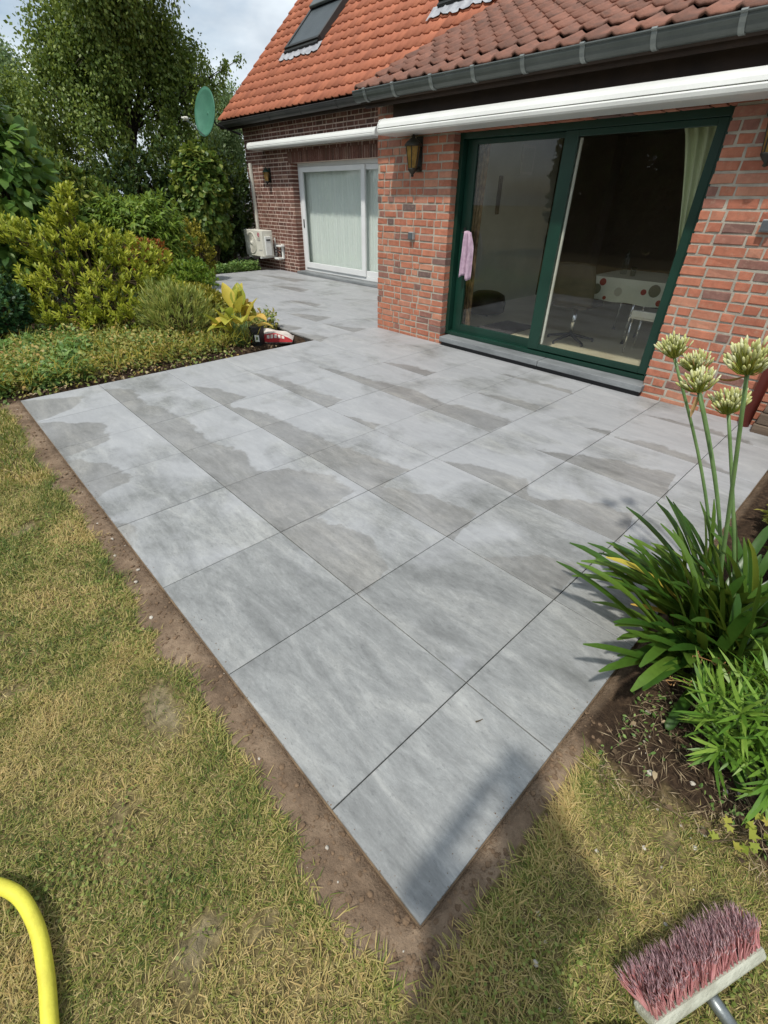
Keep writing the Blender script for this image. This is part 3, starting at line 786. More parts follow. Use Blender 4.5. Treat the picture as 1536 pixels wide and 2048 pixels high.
# ------------------------------------------------------------------ awnings
def awning(label, x, y0, y1, z, k, lip=True):
    a_ = empty('awning', (x + .2, (y0+y1)/2, z), label, 'awning', 'rolled awnings under the eaves')
    up = [(.36,.165),(.13,.168),(.07,.156),(.03,.130),(.008,.098),(0,.066),(.012,.062),(.36,.062)]
    lo = [(.36,.058),(.006,.058),(.0,.053),(-.004,.045),(.002,.018),(.018,.003),(.06,0),(.36,0)]
    fn = lambda a0, b0, d: (x + a0*k, d, z + b0*k)
    m = MB(); m.extrude(up, fn, y0, y1); m.build('cassette', MAT['white'], a_, bevel=0)
    m = MB(); m.extrude(lo, fn, y0 + .004, y1 - .004); m.build('front_bar', MAT['white'], a_)
    for yy, s in ((y1, 1), (y0, -1)):
        m = MB(); m.extrude([(.36,-.004),(.02,-.004),(-.006,.03),(-.006,.09),(.03,.15),(.13,.173),(.36,.17)], fn, yy + .001*s, yy + .012*s); m.build('end_cap', MAT['white'], a_, bevel=.003)
awning('long white rolled awning above the green sliding door', 4.335, -1.6, 4.90, 2.262, .90)
awning('slimmer white rolled awning above the white window', 6.86, 7.75, 12.33, 2.585, .86)

# ------------------------------------------------------------------ wall lanterns
MAT['bronze'] = gm('dark_bronze', lin(50, 46, 36), lin(36, 34, 28), 14, .5, .2, 60)
def lantern(label, wx, y, z, s=1.0, cap=None):
    """z: bottom tip; overall about .36 m tall"""
    l = empty('wall_lantern', (wx, y, z), label, 'lantern', 'wall lanterns on the brickwork')
    cx = wx - .10*s; cm = cap or MAT['dark_metal']
    P = lambda r, h: [(cx + r*s*math.cos(math.pi/6 + k*math.pi/3), y + r*s*math.sin(math.pi/6 + k*math.pi/3), z + h*s) for k in range(6)]
    m = MB(); m.box(wx - .012, wx - .001, y - .045*s, y + .045*s, z + .05*s, z + .34*s); m.tube([(wx - .01, y, z + .09*s), (wx - .05*s, y, z + .055*s), (cx, y, z + .06*s)], .010*s, 8); m.build('bracket', cm, l, bevel=.003)
    lo, hi = P(.045, .075), P(.075, .26)
    for k in range(6):
        j = (k+1) % 6; m = MB()
        m.add([lo[k], lo[j], hi[j], hi[k]], [(0,1,2,3)]); m.build('amber_pane', MAT['amber'], l)
    for k in range(6):
        m = MB(); m.tube([lo[k], hi[k]], .0045*s, 6); m.build('glazing_bar', cm, l)
    m = MB(); m.lathe([(.002,0),(.018,.008),(.012,.022),(.03,.04),(.052,.066),(.052,.076)], (cx, y, z), 12) if s == 1 else m.lathe([(a_*s, b_*s) for a_, b_ in [(.002,0),(.018,.008),(.012,.022),(.03,.04),(.052,.066),(.052,.076)]], (cx, y, z), 12)
    m.build('bottom_cup', cm, l, smooth=True)
    m = MB(); m.lathe([(a_*s, b_*s) for a_, b_ in [(.09,.256),(.094,.266),(.07,.292),(.035,.316),(.018,.325),(.018,.340),(.008,.352),(.002,.356)]], (cx, y, z), 12)
    m.build('cap', MAT['green_frame'] if cap is None else cap, l, smooth=True)
lantern('amber wall lantern on the brick pillar beside the green door', WX, 4.55, 1.86, 1.14, MAT['bronze'])
lantern('dark wall lantern cut off by the right picture edge', WX, .95, 1.86, 1.14, MAT['bronze'])
lantern('small green-capped lantern on the far wall beside the white window', MX, 12.12, 1.90, 1.0)

# grey sockets
def socket(label, y, z):
    s = empty('outdoor_socket', (WX, y, z), label, 'socket', 'grey sockets screwed to the brick')
    m = MB(); m.box(WX - .045, WX - .001, y - .042, y + .042, z - .045, z + .04); m.build('housing', MAT['sock'], s, bevel=.006)
    m = MB(); m.obox((WX - .052, y, z - .002), ((1,0,0),(0,1,0),(0,0,1)), (.006, .036, .036)); m.build('flap', MAT['sock2'], s, bevel=.004)
MAT['sock'] = gm('grey_plastic', lin(160, 164, 164), lin(146, 150, 150), 5, .5); MAT['sock2'] = gm('dark_grey_plastic', lin(92, 98, 102), lin(80, 86, 90), 5, .5)
socket('grey outdoor socket on the brick pillar below the lantern', 4.61, 1.25)
socket('grey outdoor socket on the right wall at the picture edge', .80, 1.50)

# red-brown downpipe at the wall's right end, timber sleepers beside it
m = MB(); m.tube([(4.615, .36, -.02), (4.615, .36, 2.58)], .042, 14)
dp = m.build('downpipe', MAT['pipe_red'], origin=(4.615, .36, 0), smooth=True); tag(dp, 'red-brown downpipe at the right end of the brick wall', 'pipe')
for k in range(3):
    m = MB(); m.box(4.50 + .008*k, 4.655, -1.6, .285 - .012*k, -.02 + .098*k, .073 + .098*k)
    o = m.build('timber_sleeper', MAT['wood'], origin=(4.58, -.6, -.02 + .098*k), bevel=.008)
    tag(o, ['bottom timber sleeper stacked against the wall beside the downpipe', 'middle timber sleeper in the stack beside the downpipe', 'top timber sleeper in the stack beside the downpipe'][k], 'timber', 'stacked sleepers by the downpipe')

# ------------------------------------------------------------------ air conditioner on the far wall
ac = empty('air_conditioner', (6.95, 12.5, .30), 'white outdoor air conditioning unit on wall brackets, round fan grille', 'air conditioner')
m = MB(); m.box(6.80, 7.12, 12.05, 12.95, .33, .93); body = m.build('casing', MAT['ivory'], ac, bevel=.012)
FC = (6.797, 12.60, .63)
ax = ((0,1,0),(0,0,1),(-1,0,0))
m = MB(); m.lathe([(.25,0),(.255,.006),(.24,.012),(.235,.004)], FC, 40, ax); m.build('fan_ring', MAT['ivory'], ac, smooth=True)
m = MB(); m.lathe([(.235,.0015),(.01,.003)], FC, 36, ax); m.build('fan_opening', MAT['sock'], ac)
for k in range(9):
    r = .03 + k*.025; m = MB(); n = 36
    m.tube([(FC[0]-.008, FC[1] + r*math.cos(2*math.pi*i/n), FC[2] + r*math.sin(2*math.pi*i/n)) for i in range(n+1)], .0028, 5, False); m.build('grille_ring', MAT['ivory'], ac)
m = MB(); m.lathe([(.055,0),(.05,.014),(.002,.018)], (FC[0]-.004, FC[1], FC[2]), 24, ax); m.build('fan_hub', MAT['ivory'], ac, smooth=True)
MAT['logo_red'] = gm('logo_red', lin(180, 22, 62), lin(170, 20, 58), 3, .5); MAT['logo_grey'] = gm('logo_grey', lin(92, 92, 94), lin(86, 86, 88), 3, .5)
m = MB(); m.lathe([(.052,0),(.052,.002)], (6.7985, 12.215, .83), 30, ax); lg = m.build('brand_badge', MAT['logo_red'], ac)
def flat_text(name, txt, size, origin, m, parent):
    cu = bpy.data.curves.new(name, 'FONT'); cu.body = txt; cu.size = size; cu.align_x = 'CENTER'; cu.align_y = 'CENTER'; cu.extrude = .0006
    to = bpy.data.objects.new(name, cu); col.objects.link(to)
    dg = bpy.context.evaluated_depsgraph_get(); me = bpy.data.meshes.new_from_object(to.evaluated_get(dg))
    bpy.data.objects.remove(to)
    return me
me = flat_text('brand_text', 'LG', .11, None, None, None)
# text lies in the wall-facing plane: x -> -y, y -> z, front to -x
me.transform(Matrix(((0,0,-1,6.7965),(-1,0,0,12.215),(0,1,0,.725),(0,0,0,1)))); me.materials.clear()
link('brand_text', me, MAT['logo_grey'], ac)
n = 20; m = MB(); m.tube([(6.7952, 12.215 + .034*math.cos(t), .83 + .034*math.sin(t)) for t in np.linspace(.2, 5.6, n)], .003, 5); m.tube([(6.7952, 12.215 - .006, .845), (6.7952, 12.215 - .006, .815), (6.7952, 12.215 - .022, .815)], .003, 5); m.build('badge_line', MAT['white'], lg)
m = MB(); m.box(6.7955, 6.7992, 12.10, 12.26, .476, .490); m.build('small_print', MAT['sock'], ac)
m = MB(); m.box(6.86, 7.04, 12.00, 12.047, .36, .80); m.build('valve_cover', MAT['white'], ac, bevel=.012)
m = MB(); m.box(6.89, 7.01, 11.99, 11.998, .70, .735); m.build('grip', MAT['black'], ac)
for yy in (12.20, 12.78):
    m = MB(); m.box(6.78, 7.285, yy - .02, yy + .02, .285, .327); m.box(7.255, 7.287, yy - .02, yy + .02, .02 + .267, .75); m.build('wall_bracket', MAT['white'], ac, bevel=.003)
m = MB(); m.box(7.235, 7.285, 11.80, 11.86, .28, .62); m.box(7.17, 7.285, 11.76, 12.0, .56, .60); m.box(7.10, 7.285, 11.82, 12.04, .27, .31); m.build('pipe_cover', MAT['white'], ac, bevel=.004)
m = MB(); m.tube([(7.12, 12.0, .5), (7.15, 11.93, .49), (7.22, 11.9, .44), (7.26, 11.9, .33)], .014, 8); m.tube([(7.12, 12.0, .43), (7.16, 11.95, .42), (7.24, 11.95, .36)], .011, 8); m.build('hose_pipe', MAT['black'], ac, smooth=True)
m = MB(); m.box(7.225, 7.284, 12.93, 13.02, .75, 2.36); du = m.build('cable_duct', MAT['ivory'], origin=(7.25, 12.97, .75), bevel=.01); tag(du, 'white vertical pipe duct above the air conditioner', 'duct')

# ------------------------------------------------------------------ satellite dish
dish = empty('satellite_dish', (6.75, 13.3, 2.9), 'green oval satellite dish at the house corner', 'satellite dish')
dn = np.array([-.93, -.12, .20]); dn /= np.linalg.norm(dn)
du_ = np.cross((0,0,1.0), dn); du_ /= np.linalg.norm(du_); dv = np.cross(dn, du_)
dc = np.array([6.28, 13.0, 3.27])
V = []; F = []; nr, na = 8, 40
for i in range(nr+1):
    r = i/nr
    for k in range(na):
        t = 2*math.pi*k/na; V.append(dc + du_*.41*r*math.cos(t) + dv*.46*r*math.sin(t) + dn*(.085*r*r - .05))
for i in range(nr):
    for k in range(na): F.append((i*na+k, i*na+(k+1)%na, (i+1)*na+(k+1)%na, (i+1)*na+k))
MAT['dish'] = gm('green_dish_paint', lin(72, 122, 100), lin(60, 108, 88), 4, .55, .05)
b = MB(); b.add(V, F); o = b.build('reflector', MAT['dish'], dish, smooth=True); sdm = o.modifiers.new('thickness', 'SOLIDIFY'); sdm.thickness = .006
m = MB(); m.tube([dc + (du_*.41*math.cos(t) + dv*.46*math.sin(t)) + dn*.036 for t in np.linspace(0, 2*math.pi, 49)], .007, 6, False); m.build('rim', MAT['dish'], dish, smooth=True)
bot = dc - dv*.46 + dn*.03; tip = dc + dn*.50 - dv*.30
m = MB(); m.tube([bot, tip], .012, 8); m.tube([tip - dn*.06, tip + du_*.07], .008, 6); m.build('feed_arm', MAT['steel'], dish)
for s in (-1, 1):
    c0 = tip + du_*.05*s + dv*.03; m = MB()
    m.lathe([(.006,-.02),(.03,0),(.033,.02),(.03,.05),(.018,.06),(.018,.09)], c0, 14, (du_, dv, dn)); m.build('receiver', MAT['ivory'], dish, smooth=True)
m = MB(); bk = dc - dn*.06
m.tube([bk, bk - dn*.10, np.array([6.62, 13.25, 3.10]), np.array([7.25, 13.25, 2.95])], .022, 10); m.build('mast_arm', MAT['zinc_dark'], dish, smooth=True)

# ------------------------------------------------------------------ dining room behind the glass
def struct(name, mb_, m): return tag(mb_.build(name, m), kind='structure')
MAT['in_floor'] = gm('beige_floor_tile', lin(204, 196, 168), lin(188, 178, 150), 3, .35)
MAT['in_wall'] = gm('greyish_wall_paint', lin(206, 208, 194), lin(196, 198, 184), 2, .9)
MAT['in_dark'] = gm('brown_wall_paint', lin(104, 90, 78), lin(94, 80, 70), 2, .9)
m = MB(); m.box(4.94, 9.0, -.9, 4.99, .02, .10); struct('floor', m, MAT['in_floor'])
m = MB(); m.box(5.0, 8.6, 4.94, 4.985, .10, 2.5); struct('wall_left', m, MAT['in_wall'])
m = MB(); m.box(8.95, 9.0, -.9, 4.94, .10, 2.5); m.box(8.6, 8.95, 4.0, 4.94, .10, 2.5); struct('wall_back', m, MAT['in_dark'])
m = MB(); m.box(5.0, 5.6, -.9, -.85, .10, 2.5); m.box(8.6, 8.95, -.9, -.85, .10, 2.5); m.box(5.6, 8.6, -.9, -.85, .10, .4); m.box(5.6, 8.6, -.9, -.85, 2.35, 2.5); struct('wall_right', m, MAT['in_dark'])   # side opening added in this unseen wall to brighten the room
m = MB(); m.box(4.995, 9.0, -.9, 4.985, 2.5, 2.54); struct('ceiling', m, MAT['in_dark'])
# table with a dotted cloth
tb = empty('dining_table', (6.55, 2.0, .10), 'dining table with chrome legs seen through the glass door', 'table')
m = MB(); m.box(6.12, 6.98, 1.32, 2.70, .82, .85); m.build('table_top', MAT['dark_wood'], tb)
for (x, y) in ((6.16, 2.16), (6.66, 2.2), (6.2, 1.4), (6.9, 2.6)):
    m = MB(); m.tube([(x, y, .10), (x + .03, y, .82)], .014, 10); m.build('leg', MAT['chrome'], tb, smooth=True)
    m = MB(); m.lathe([(.02, 0), (.02, .02), (.014, .03)], (x, y, .1), 10); m.build('foot', MAT['black'], tb)
MAT['cloth'] = gm('pale_oilcloth', lin(212, 214, 200), lin(200, 202, 188), 3, .6)
MAT['dot_red'] = gm('red_print', lin(150, 34, 46), lin(140, 30, 42), 3, .6); MAT['dot_grey'] = gm('taupe_print', lin(108, 106, 92), lin(98, 96, 84), 3, .6); MAT['dot_ring'] = gm('pale_ring_print', lin(180, 178, 166), lin(172, 170, 158), 3, .6)
ct = empty('tablecloth', (6.55, 2.0, .86), 'pale tablecloth with red and grey dots hanging over the dining table', 'tablecloth')
m = MB(); m.box(6.085, 7.02, 1.28, 2.735, .853, .858); m.build('top_sheet', MAT['cloth'], ct)
def fx(y, z): return 6.083 - (.858 - z) * .10 - .010 * math.sin(y * 15) * (.858 - z) / .26
V = []; F = []; n = 60
for i in range(n):
    y = 1.28 + i * 1.455 / (n-1)
    for z in (.857, .77, .68, .595 + .008*math.sin(y*15)): V.append((fx(y, z), y, z))
for i in range(n-1):
    for k in range(3): F.append((4*i+k, 4*i+k+1, 4*i+5+k, 4*i+4+k))
b = MB(); b.add(V, F); b.build('front_drop', MAT['cloth'], ct, smooth=True)
V = [(x, 2.737 + .02*(k), z) for x in (6.085, 7.02) for k, z in enumerate((.857, .6))]
b = MB(); b.add([V[0], V[1], V[3], V[2]], [(0,1,2,3)]); b.build('side_drop', MAT['cloth'], ct)
for (y, z, r, mm) in ((2.57,.80,.042,'dot_red'),(2.63,.715,.06,'dot_grey'),(2.35,.71,.05,'dot_ring'),(2.05,.74,.033,'dot_red'),(1.93,.765,.068,'dot_grey'),(1.84,.645,.034,'dot_red'),(2.5,.625,.022,'dot_red'),(1.62,.72,.05,'dot_ring'),(1.45,.77,.05,'dot_red')):
    b = MB(); n = 24; b.add([(fx(y, z) - .004, y, z)] + [(fx(y + r*math.cos(2*math.pi*k/n), z + r*math.sin(2*math.pi*k/n)) - .004, y + r*math.cos(2*math.pi*k/n), z + r*math.sin(2*math.pi*k/n)) for k in range(n)], [(0, 1+(k+1)%n, 1+k) for k in range(n)])
    b.build('printed_dot', MAT[mm], ct)
# chair in front of the table: shell on a star base
MAT['taupe'] = gm('taupe_leather', lin(70, 64, 54), lin(58, 52, 44), 5, .6)
ch = empty('swivel_chair', (5.66, 2.68, .10), 'dark taupe swivel chair with star base behind the glass', 'chair')
V = []; F = []; nu, nv = 12, 10
for j in range(nv):
    for i in range(nu):
        u = i/(nu-1) - .5; v = j/(nv-1)
        V.append((5.56 - .05*v + .10*(2*u)**2*.6, 2.70 + u*(.54 - .10*v**3), .58 + .46*v - .03*(2*u)**4*v))
for j in range(nv-1):
    for i in range(nu-1): F.append((j*nu+i, j*nu+i+1, (j+1)*nu+i+1, (j+1)*nu+i))
b = MB(); b.add(V, F); o = b.build('backrest', MAT['taupe'], ch, smooth=True); o.modifiers.new('t', 'SOLIDIFY').thickness = .05
b = MB(); b.box(5.55, 6.02, 2.46, 2.94, .53, .60); b.build('seat', MAT['taupe'], ch, bevel=.03)
b = MB(); b.tube([(5.78, 2.70, .16), (5.78, 2.70, .53)], .028, 12); b.build('column', MAT['chrome'], ch, smooth=True)
for k in range(5):
    t = k*2*math.pi/5 + .4; b = MB(); b.tube([(5.78, 2.70, .19), (5.78 + .30*math.cos(t), 2.70 + .30*math.sin(t), .13)], [.022, .014], 8); l_ = b.build('spoke', MAT['black'], ch)
    b = MB(); b.lathe([(.012, 0), (.018, .012), (.012, .03)], (5.78 + .30*math.cos(t), 2.70 + .30*math.sin(t), .10), 8); b.build('glide', MAT['black'], l_)
# white chair at the far side
wc = empty('white_chair', (6.0, 1.6, .10), 'white seated chair half hidden at the right of the table', 'chair')
b = MB(); b.box(5.72, 6.08, 1.62, 2.0, .50, .53); b.build('seat', MAT['ivory'], wc, bevel=.012)
b = MB(); b.box(5.69, 5.72, 1.64, 1.98, .53, .60); b.build('back_lip', MAT['ivory'], wc, bevel=.008)
for (x, y) in ((5.75, 1.65), (5.75, 1.97), (6.05, 1.65), (6.05, 1.97)):
    b = MB(); b.tube([(x, y, .10), (x, y, .50)], .010, 8); b.build('leg', MAT['chrome'], wc, smooth=True)
# bottle and glass on the table
MAT['clear'] = glassmat('bottle_glass', (.8, .85, .85), 1.4)
b = MB(); b.lathe([(.036,0),(.038,.01),(.038,.17),(.03,.20),(.014,.235),(.014,.27)], (6.5, 2.52, .86), 16); o = b.build('water_bottle', MAT['clear'], origin=(6.5, 2.52, .86), smooth=True); tag(o, 'clear water bottle standing on the dotted tablecloth', 'bottle')
b = MB(); b.lathe([(.03,0),(.036,.10),(.034,.10),(.028,.006)], (6.4, 2.36, .86), 16); o = b.build('drinking_glass', MAT['clear'], origin=(6.4, 2.36, .86), smooth=True); tag(o, 'small drinking glass beside the water bottle on the table', 'glass')
# curtain on the right, tied back; brown printed curtain at the left
MAT['curtain'] = gm('pale_green_curtain', lin(206, 212, 176), lin(192, 200, 160), 2, .9, .15, 200, stretch=(1, 6, .3))
def curtain(name, label, x, ya, yb, top, bot, tie, m, wtie, wtop, wbot, side):
    c = empty(name, (x, ya, bot), label, 'curtain')
    V = []; F = []; nv, nu = 30, 26
    for j in range(nv):
        z = top + (bot - top) * j/(nv-1)
        if z > tie: t = (top - z)/(top - tie); w = wtop + (wtie - wtop) * t**.8
        else: t = (tie - z)/(tie - bot); w = wtie + (wbot - wtie) * t**.7
        for i in range(nu):
            u = i/(nu-1); V.append((x + .022*math.sin(u*26) , ya + side*w*u, z))
    for j in range(nv-1):
        for i in range(nu-1): F.append((j*nu+i, j*nu+i+1, (j+1)*nu+i+1, (j+1)*nu+i))
    b = MB(); b.add(V, F); b.build('fabric', m, c, smooth=True)
    return c
c = curtain('curtain', 'pale green curtain gathered at the right side of the door', 5.05, 1.42, 0, 2.2, .14, 1.12, MAT['curtain'], .06, .36, .08, 1)
b = MB(); b.tube([(5.02, 1.41, 1.12), (5.02, 1.48, 1.10), (5.08, 1.48, 1.10), (5.08, 1.41, 1.12)], .012, 6); b.build('tie_back', MAT['curtain'], c)
MAT['curtain2'] = gm('brown_print_curtain', lin(132, 110, 80), lin(86, 66, 46), 18, .9, .2, 100)
curtain('curtain', 'narrow brown patterned curtain at the left edge of the door', 5.06, 4.00, 0, 2.2, .14, 1.2, MAT['curtain2'], .16, .20, .17, -1)
# mat, armchair, wall things
MAT['mat'] = gm('grey_mat', lin(78, 74, 76), lin(64, 60, 62), 30, .95, .5, 120)
b = MB(); b.add([(5.46,3.99,.101),(5.40,3.42,.101),(6.15,3.42,.101),(6.17,3.94,.101),(5.46,3.99,.113),(5.40,3.42,.113),(6.15,3.42,.113),(6.17,3.94,.113)], [(4,5,6,7),(0,3,2,1),(0,1,5,4),(1,2,6,5),(2,3,7,6),(3,0,4,7)])
o = b.build('door_mat', MAT['mat'], origin=(5.8, 3.7, .1)); tag(o, 'grey mat on the floor inside the sliding door', 'mat')
ar = empty('pouffe', (6.35, 4.5, .10), 'low black pouffe against the wall inside the left door pane', 'pouffe')
b = MB(); b.lathe([(.24,0),(.30,.03),(.31,.16),(.28,.26),(.18,.31),(.02,.32)], (6.35, 4.5, .12), 24); b.build('cushion', MAT['black'], ar, smooth=True)
for k in range(4):
    t = math.pi/4 + k*math.pi/2; b = MB(); b.tube([(6.35 + .2*math.cos(t), 4.5 + .2*math.sin(t), .10), (6.35 + .2*math.cos(t), 4.5 + .2*math.sin(t), .13)], .02, 8); b.build('foot', MAT['black'], ar)
b = MB(); b.box(6.90, 6.99, 4.915, 4.938, 1.45, 1.95); o = b.build('wall_barometer', MAT['dark_wood'], origin=(6.95, 4.93, 1.45), bevel=.01); tag(o, 'narrow dark object hung on the pale inner wall', 'wall decoration')
pf = empty('framed_picture', (7.6, 4.93, 2.0), 'faint pale framed picture on the inner wall', 'picture')
b = MB(); b.box(7.42, 7.78, 4.915, 4.938, 1.98, 2.36); b.build('frame', MAT['ivory'], pf, bevel=.004)
b = MB(); b.box(7.46, 7.74, 4.908, 4.914, 2.02, 2.32); b.build('print', MAT['in_wall'], pf)
# ------------------------------------------------------------------ vegetation tools
def unit(a): return a / (np.linalg.norm(a, axis=-1, keepdims=True) + 1e-9)

def leaves(P, D, N, Ln, W, curl=.25, fold=.15, st=(.35, .72), wd=(1.0, .8)):
    """many leaf blades at once: base points, axes, normals, lengths, widths -> vertices and triangles"""
    n = len(P); D = unit(D); S = unit(np.cross(D, N)); N = np.cross(S, D)
    Ln = np.broadcast_to(Ln, n)[:, None]; W = np.broadcast_to(W, n)[:, None] / 2
    cu = np.broadcast_to(curl, n)[:, None]
    c = lambda t: P + D * Ln * t - N * Ln * cu * t * t
    V = np.empty((n, 6, 3))
    V[:, 0] = c(0)
    for k, (t, w) in enumerate(zip(st, wd)):
        V[:, 1 + 2*k] = c(t) - S * W * w + N * W * fold; V[:, 2 + 2*k] = c(t) + S * W * w + N * W * fold
    V[:, 5] = c(1.0)
    b = (np.arange(n) * 6)[:, None]
    T = np.concatenate([b + np.array([0, 2, 1]), b + np.array([1, 2, 4]), b + np.array([1, 4, 3]), b + np.array([3, 4, 5])])
    return V.reshape(-1, 3), T

def diamonds(P, D, N, Ln, W):
    n = len(P); D = unit(D); S = unit(np.cross(D, N))
    Ln = np.broadcast_to(Ln, n)[:, None]; W = np.broadcast_to(W, n)[:, None] / 2
    V = np.stack([P, P + D*Ln*.45 - S*W, P + D*Ln, P + D*Ln*.45 + S*W], 1)
    b = (np.arange(n) * 4)[:, None]
    return V.reshape(-1, 3), np.concatenate([b + np.array([0, 3, 1]), b + np.array([1, 3, 2])])

def cat(parts):
    V = []; T = []; o = 0
    for v, t in parts: V.append(v); T.append(t + o); o += len(v)
    return np.concatenate(V), np.concatenate(T)

def rdir(n, r=rng): return unit(r.normal(size=(n, 3)))

def leafpart(name, VT, m, parent, **kw):
    return link(name, fastmesh(name, *VT), m, parent, **kw)

def tree(name, label, base, trunk_top, clumps, nleaf, lsize, m_leaf, m_bark, hang=.5, rtrunk=.16, seed=1, group='trees beyond the garden'):
    """clumps: (x, y, z, radius); leaves fill each clump, denser toward its outside"""
    r = np.random.default_rng(seed); base = np.array(base, float); top = np.array(trunk_top, float)
    t = empty(name, tuple(base), label, 'tree', group)
    b = MB(); n = 9; pts = [base + (top - base)*k/n + np.array([r.normal()*.06, r.normal()*.06, 0])*(k > 0) for k in range(n+1)]
    b.tube(pts, [rtrunk*(1.15 - .9*k/n) for k in range(n+1)], 10)
    b.build('trunk', m_bark, t, smooth=True)
    b = MB()
    for (x, y, z, q) in clumps:
        k = int(np.clip((z - base[2]) / (top[2] - base[2]) * n * .75, 1, n)); p0 = pts[k]; c = np.array([x, y, z]); mid = (p0 + c)/2 + np.array([0, 0, .2*q])
        b.tube([p0, mid, c], [rtrunk*.35*(1.2 - k/n)*min(1, q*1.3), rtrunk*.22*(1.2-k/n)*min(1, q*1.3), .008], 6)
        for _ in range(5):
            e = c + rdir(1, r)[0]*q*.8; b.tube([mid + (c-mid)*.6, (c + e)/2 + np.array([0, 0, .05*q]), e], [.014*q, .009*q, .004], 5)
    b.build('limbs', m_bark, t, smooth=True)
    tot = sum(q**2 for *_, q in clumps); parts = []
    for (x, y, z, q) in clumps:
        k = max(30, int(nleaf * q**2 / tot))
        # sub-sprays give the clump an uneven outline
        ns = max(6, int(30*q)); sc = rdir(ns, r)*q*(.45 + .6*r.random((ns, 1))); sc[:, 2] *= .8
        own = r.integers(0, ns, k)
        off = r.normal(size=(k, 3))*np.array([.15, .15, .20 + .22*hang])*q**.6*.75
        P = np.array([x, y, z]) + sc[own] + off
        P[:, 2] -= hang * np.abs(r.normal(size=k))*.25*q
        D = unit(off*1.2 + rdir(k, r)*.6 + np.array([0, 0, -hang*1.1])); Nn = unit(rdir(k, r) + np.array([-.3, -.2, .9]))
        s = lsize*(.7 + .6*r.random(k)); parts.append(diamonds(P, D, Nn, s, s*.72))
    leafpart('crown', cat(parts), m_leaf, t); return t

def ball_clumps(c, R, n, q, seed, shell=.55, squash=(1, 1, 1)):
    r = np.random.default_rng(seed); d = rdir(n, r); k = (shell + (1-shell)*r.random((n, 1)))
    P = np.array(c) + d*k*np.array(R)*np.array(squash)
    return [(*p, q*(.75 + .5*r.random())) for p in P]

def shrub(name, label, c, R, nshoot, per, Ln, W, m_leaf, m_stem, up=.6, shoot=.14, curl=.25, whorl=True, cat_='shrub', group='shrubs in the planted bed', seed=3, low=-.5, droop=0., lump=.35, base=None, spread=.9, wd=(1., .8), angle=.75):
    """shoots on a lumpy ellipsoid, each carrying leaves round its tip"""
    r = np.random.default_rng(seed); c = np.array(c, float); R = np.array(R, float)
    base = np.array(base if base is not None else (c[0], c[1], 0.0), float)
    t = empty(name, tuple(base), label, cat_, group)
    d = rdir(nshoot*3, r); d = d[d[:, 2] > low][:nshoot]; n = len(d)
    seeds = rdir(14, r); lum = np.array([np.max(np.clip(d @ s, 0, 1)**6) for s in seeds for _ in (0,)]) if False else np.max(np.clip(d @ seeds.T, 0, 1)**5, axis=1)
    k = (1 - lump + lump*lum)*(.62 + .38*r.random(n)**.5)
    tip = c + d*R*k[:, None]
    ax = unit(d*spread + np.array([0, 0, up]) + rdir(n, r)*.35)
    root = tip - ax*shoot
    b = MB()
    for i in range(0, n, max(1, n//70)):
        m_ = base + (root[i] - base)*.55 + rdir(1, r)[0]*R.mean()*.08; m_[2] = base[2] + (root[i][2]-base[2])*.5
        b.tube([base + np.array([r.normal()*.05, r.normal()*.05, -.03]), m_, root[i], tip[i]], [.014, .010, .006, .003], 5, False)
    b.build('stems', m_stem, t, smooth=True)
    P = []; D = []; 
    q = np.repeat(np.arange(n), per); s = r.random(len(q))**.7
    P = root[q] + (tip[q]-root[q])*s[:, None]*1.05
    a0 = ax[q]; side = rdir(len(q), r); side = unit(side - a0*(np.sum(side*a0, 1)[:, None]))
    op = angle*(1.25 - .8*s)[:, None]
    D = unit(a0*np.cos(op) + side*np.sin(op) + np.array([0, 0, -droop])); N = unit(a0 - D*np.sum(a0*D, 1)[:, None] + rdir(len(q), r)*.25)
    l = Ln*(.65 + .6*r.random(len(q)))
    leafpart('foliage', leaves(P, D, N, l, W*(.8 + .4*r.random(len(q))), curl, wd=wd), m_leaf, t)
    return t

def ribbon(path, widths, fold=.25, nrm=None):
    """strap leaf: path (n,3), widths (n,), folded along its rib"""
    P = np.array(path, float); n = len(P); tn = unit(np.gradient(P, axis=0))
    ref = np.array(nrm) if nrm is not None else np.array([0, 0, 1.0])
    S = unit(np.cross(tn, ref)); N = np.cross(S, tn); w = np.array(widths)[:, None]/2
    V = np.concatenate([P - S*w + N*w*fold, P, P + S*w + N*w*fold]); T = []
    for i in range(n-1):
        T += [(i, i+n, i+n+1), (i, i+n+1, i+1), (i+n, i+2*n, i+2*n+1), (i+n, i+2*n+1, i+n+1)]
    return V, np.array(T)

LM = {}
LM['birch'] = leafmat('birch_leaf', [(.15, lin(66, 88, 38)), (.5, lin(100, 122, 54)), (.85, lin(148, 162, 84))], .35)
LM['willow'] = leafmat('pale_birch_leaf', [(.15, lin(84, 110, 72)), (.5, lin(110, 136, 90)), (.85, lin(150, 168, 118))], .3)
LM['dark'] = leafmat('dark_hedge_leaf', [(.15, lin(34, 54, 28)), (.5, lin(52, 76, 36)), (.85, lin(84, 104, 50))], .2)
LM['mag'] = leafmat('broad_green_leaf', [(.1, lin(58, 92, 38)), (.5, lin(86, 122, 52)), (.85, lin(124, 152, 70)), (.97, lin(170, 140, 60))], .3)
LM['peach'] = leafmat('drooping_green_leaf', [(.1, lin(74, 106, 36)), (.5, lin(112, 140, 50)), (.9, lin(150, 166, 68))], .35)
LM['vine'] = leafmat('vine_leaf', [(.1, lin(60, 88, 40)), (.5, lin(92, 118, 52)), (.9, lin(162, 164, 78))], .3)
LM['euo'] = leafmat('gold_small_leaf', [(.1, lin(82, 98, 34)), (.5, lin(142, 136, 44)), (.9, lin(196, 176, 74))], .3)
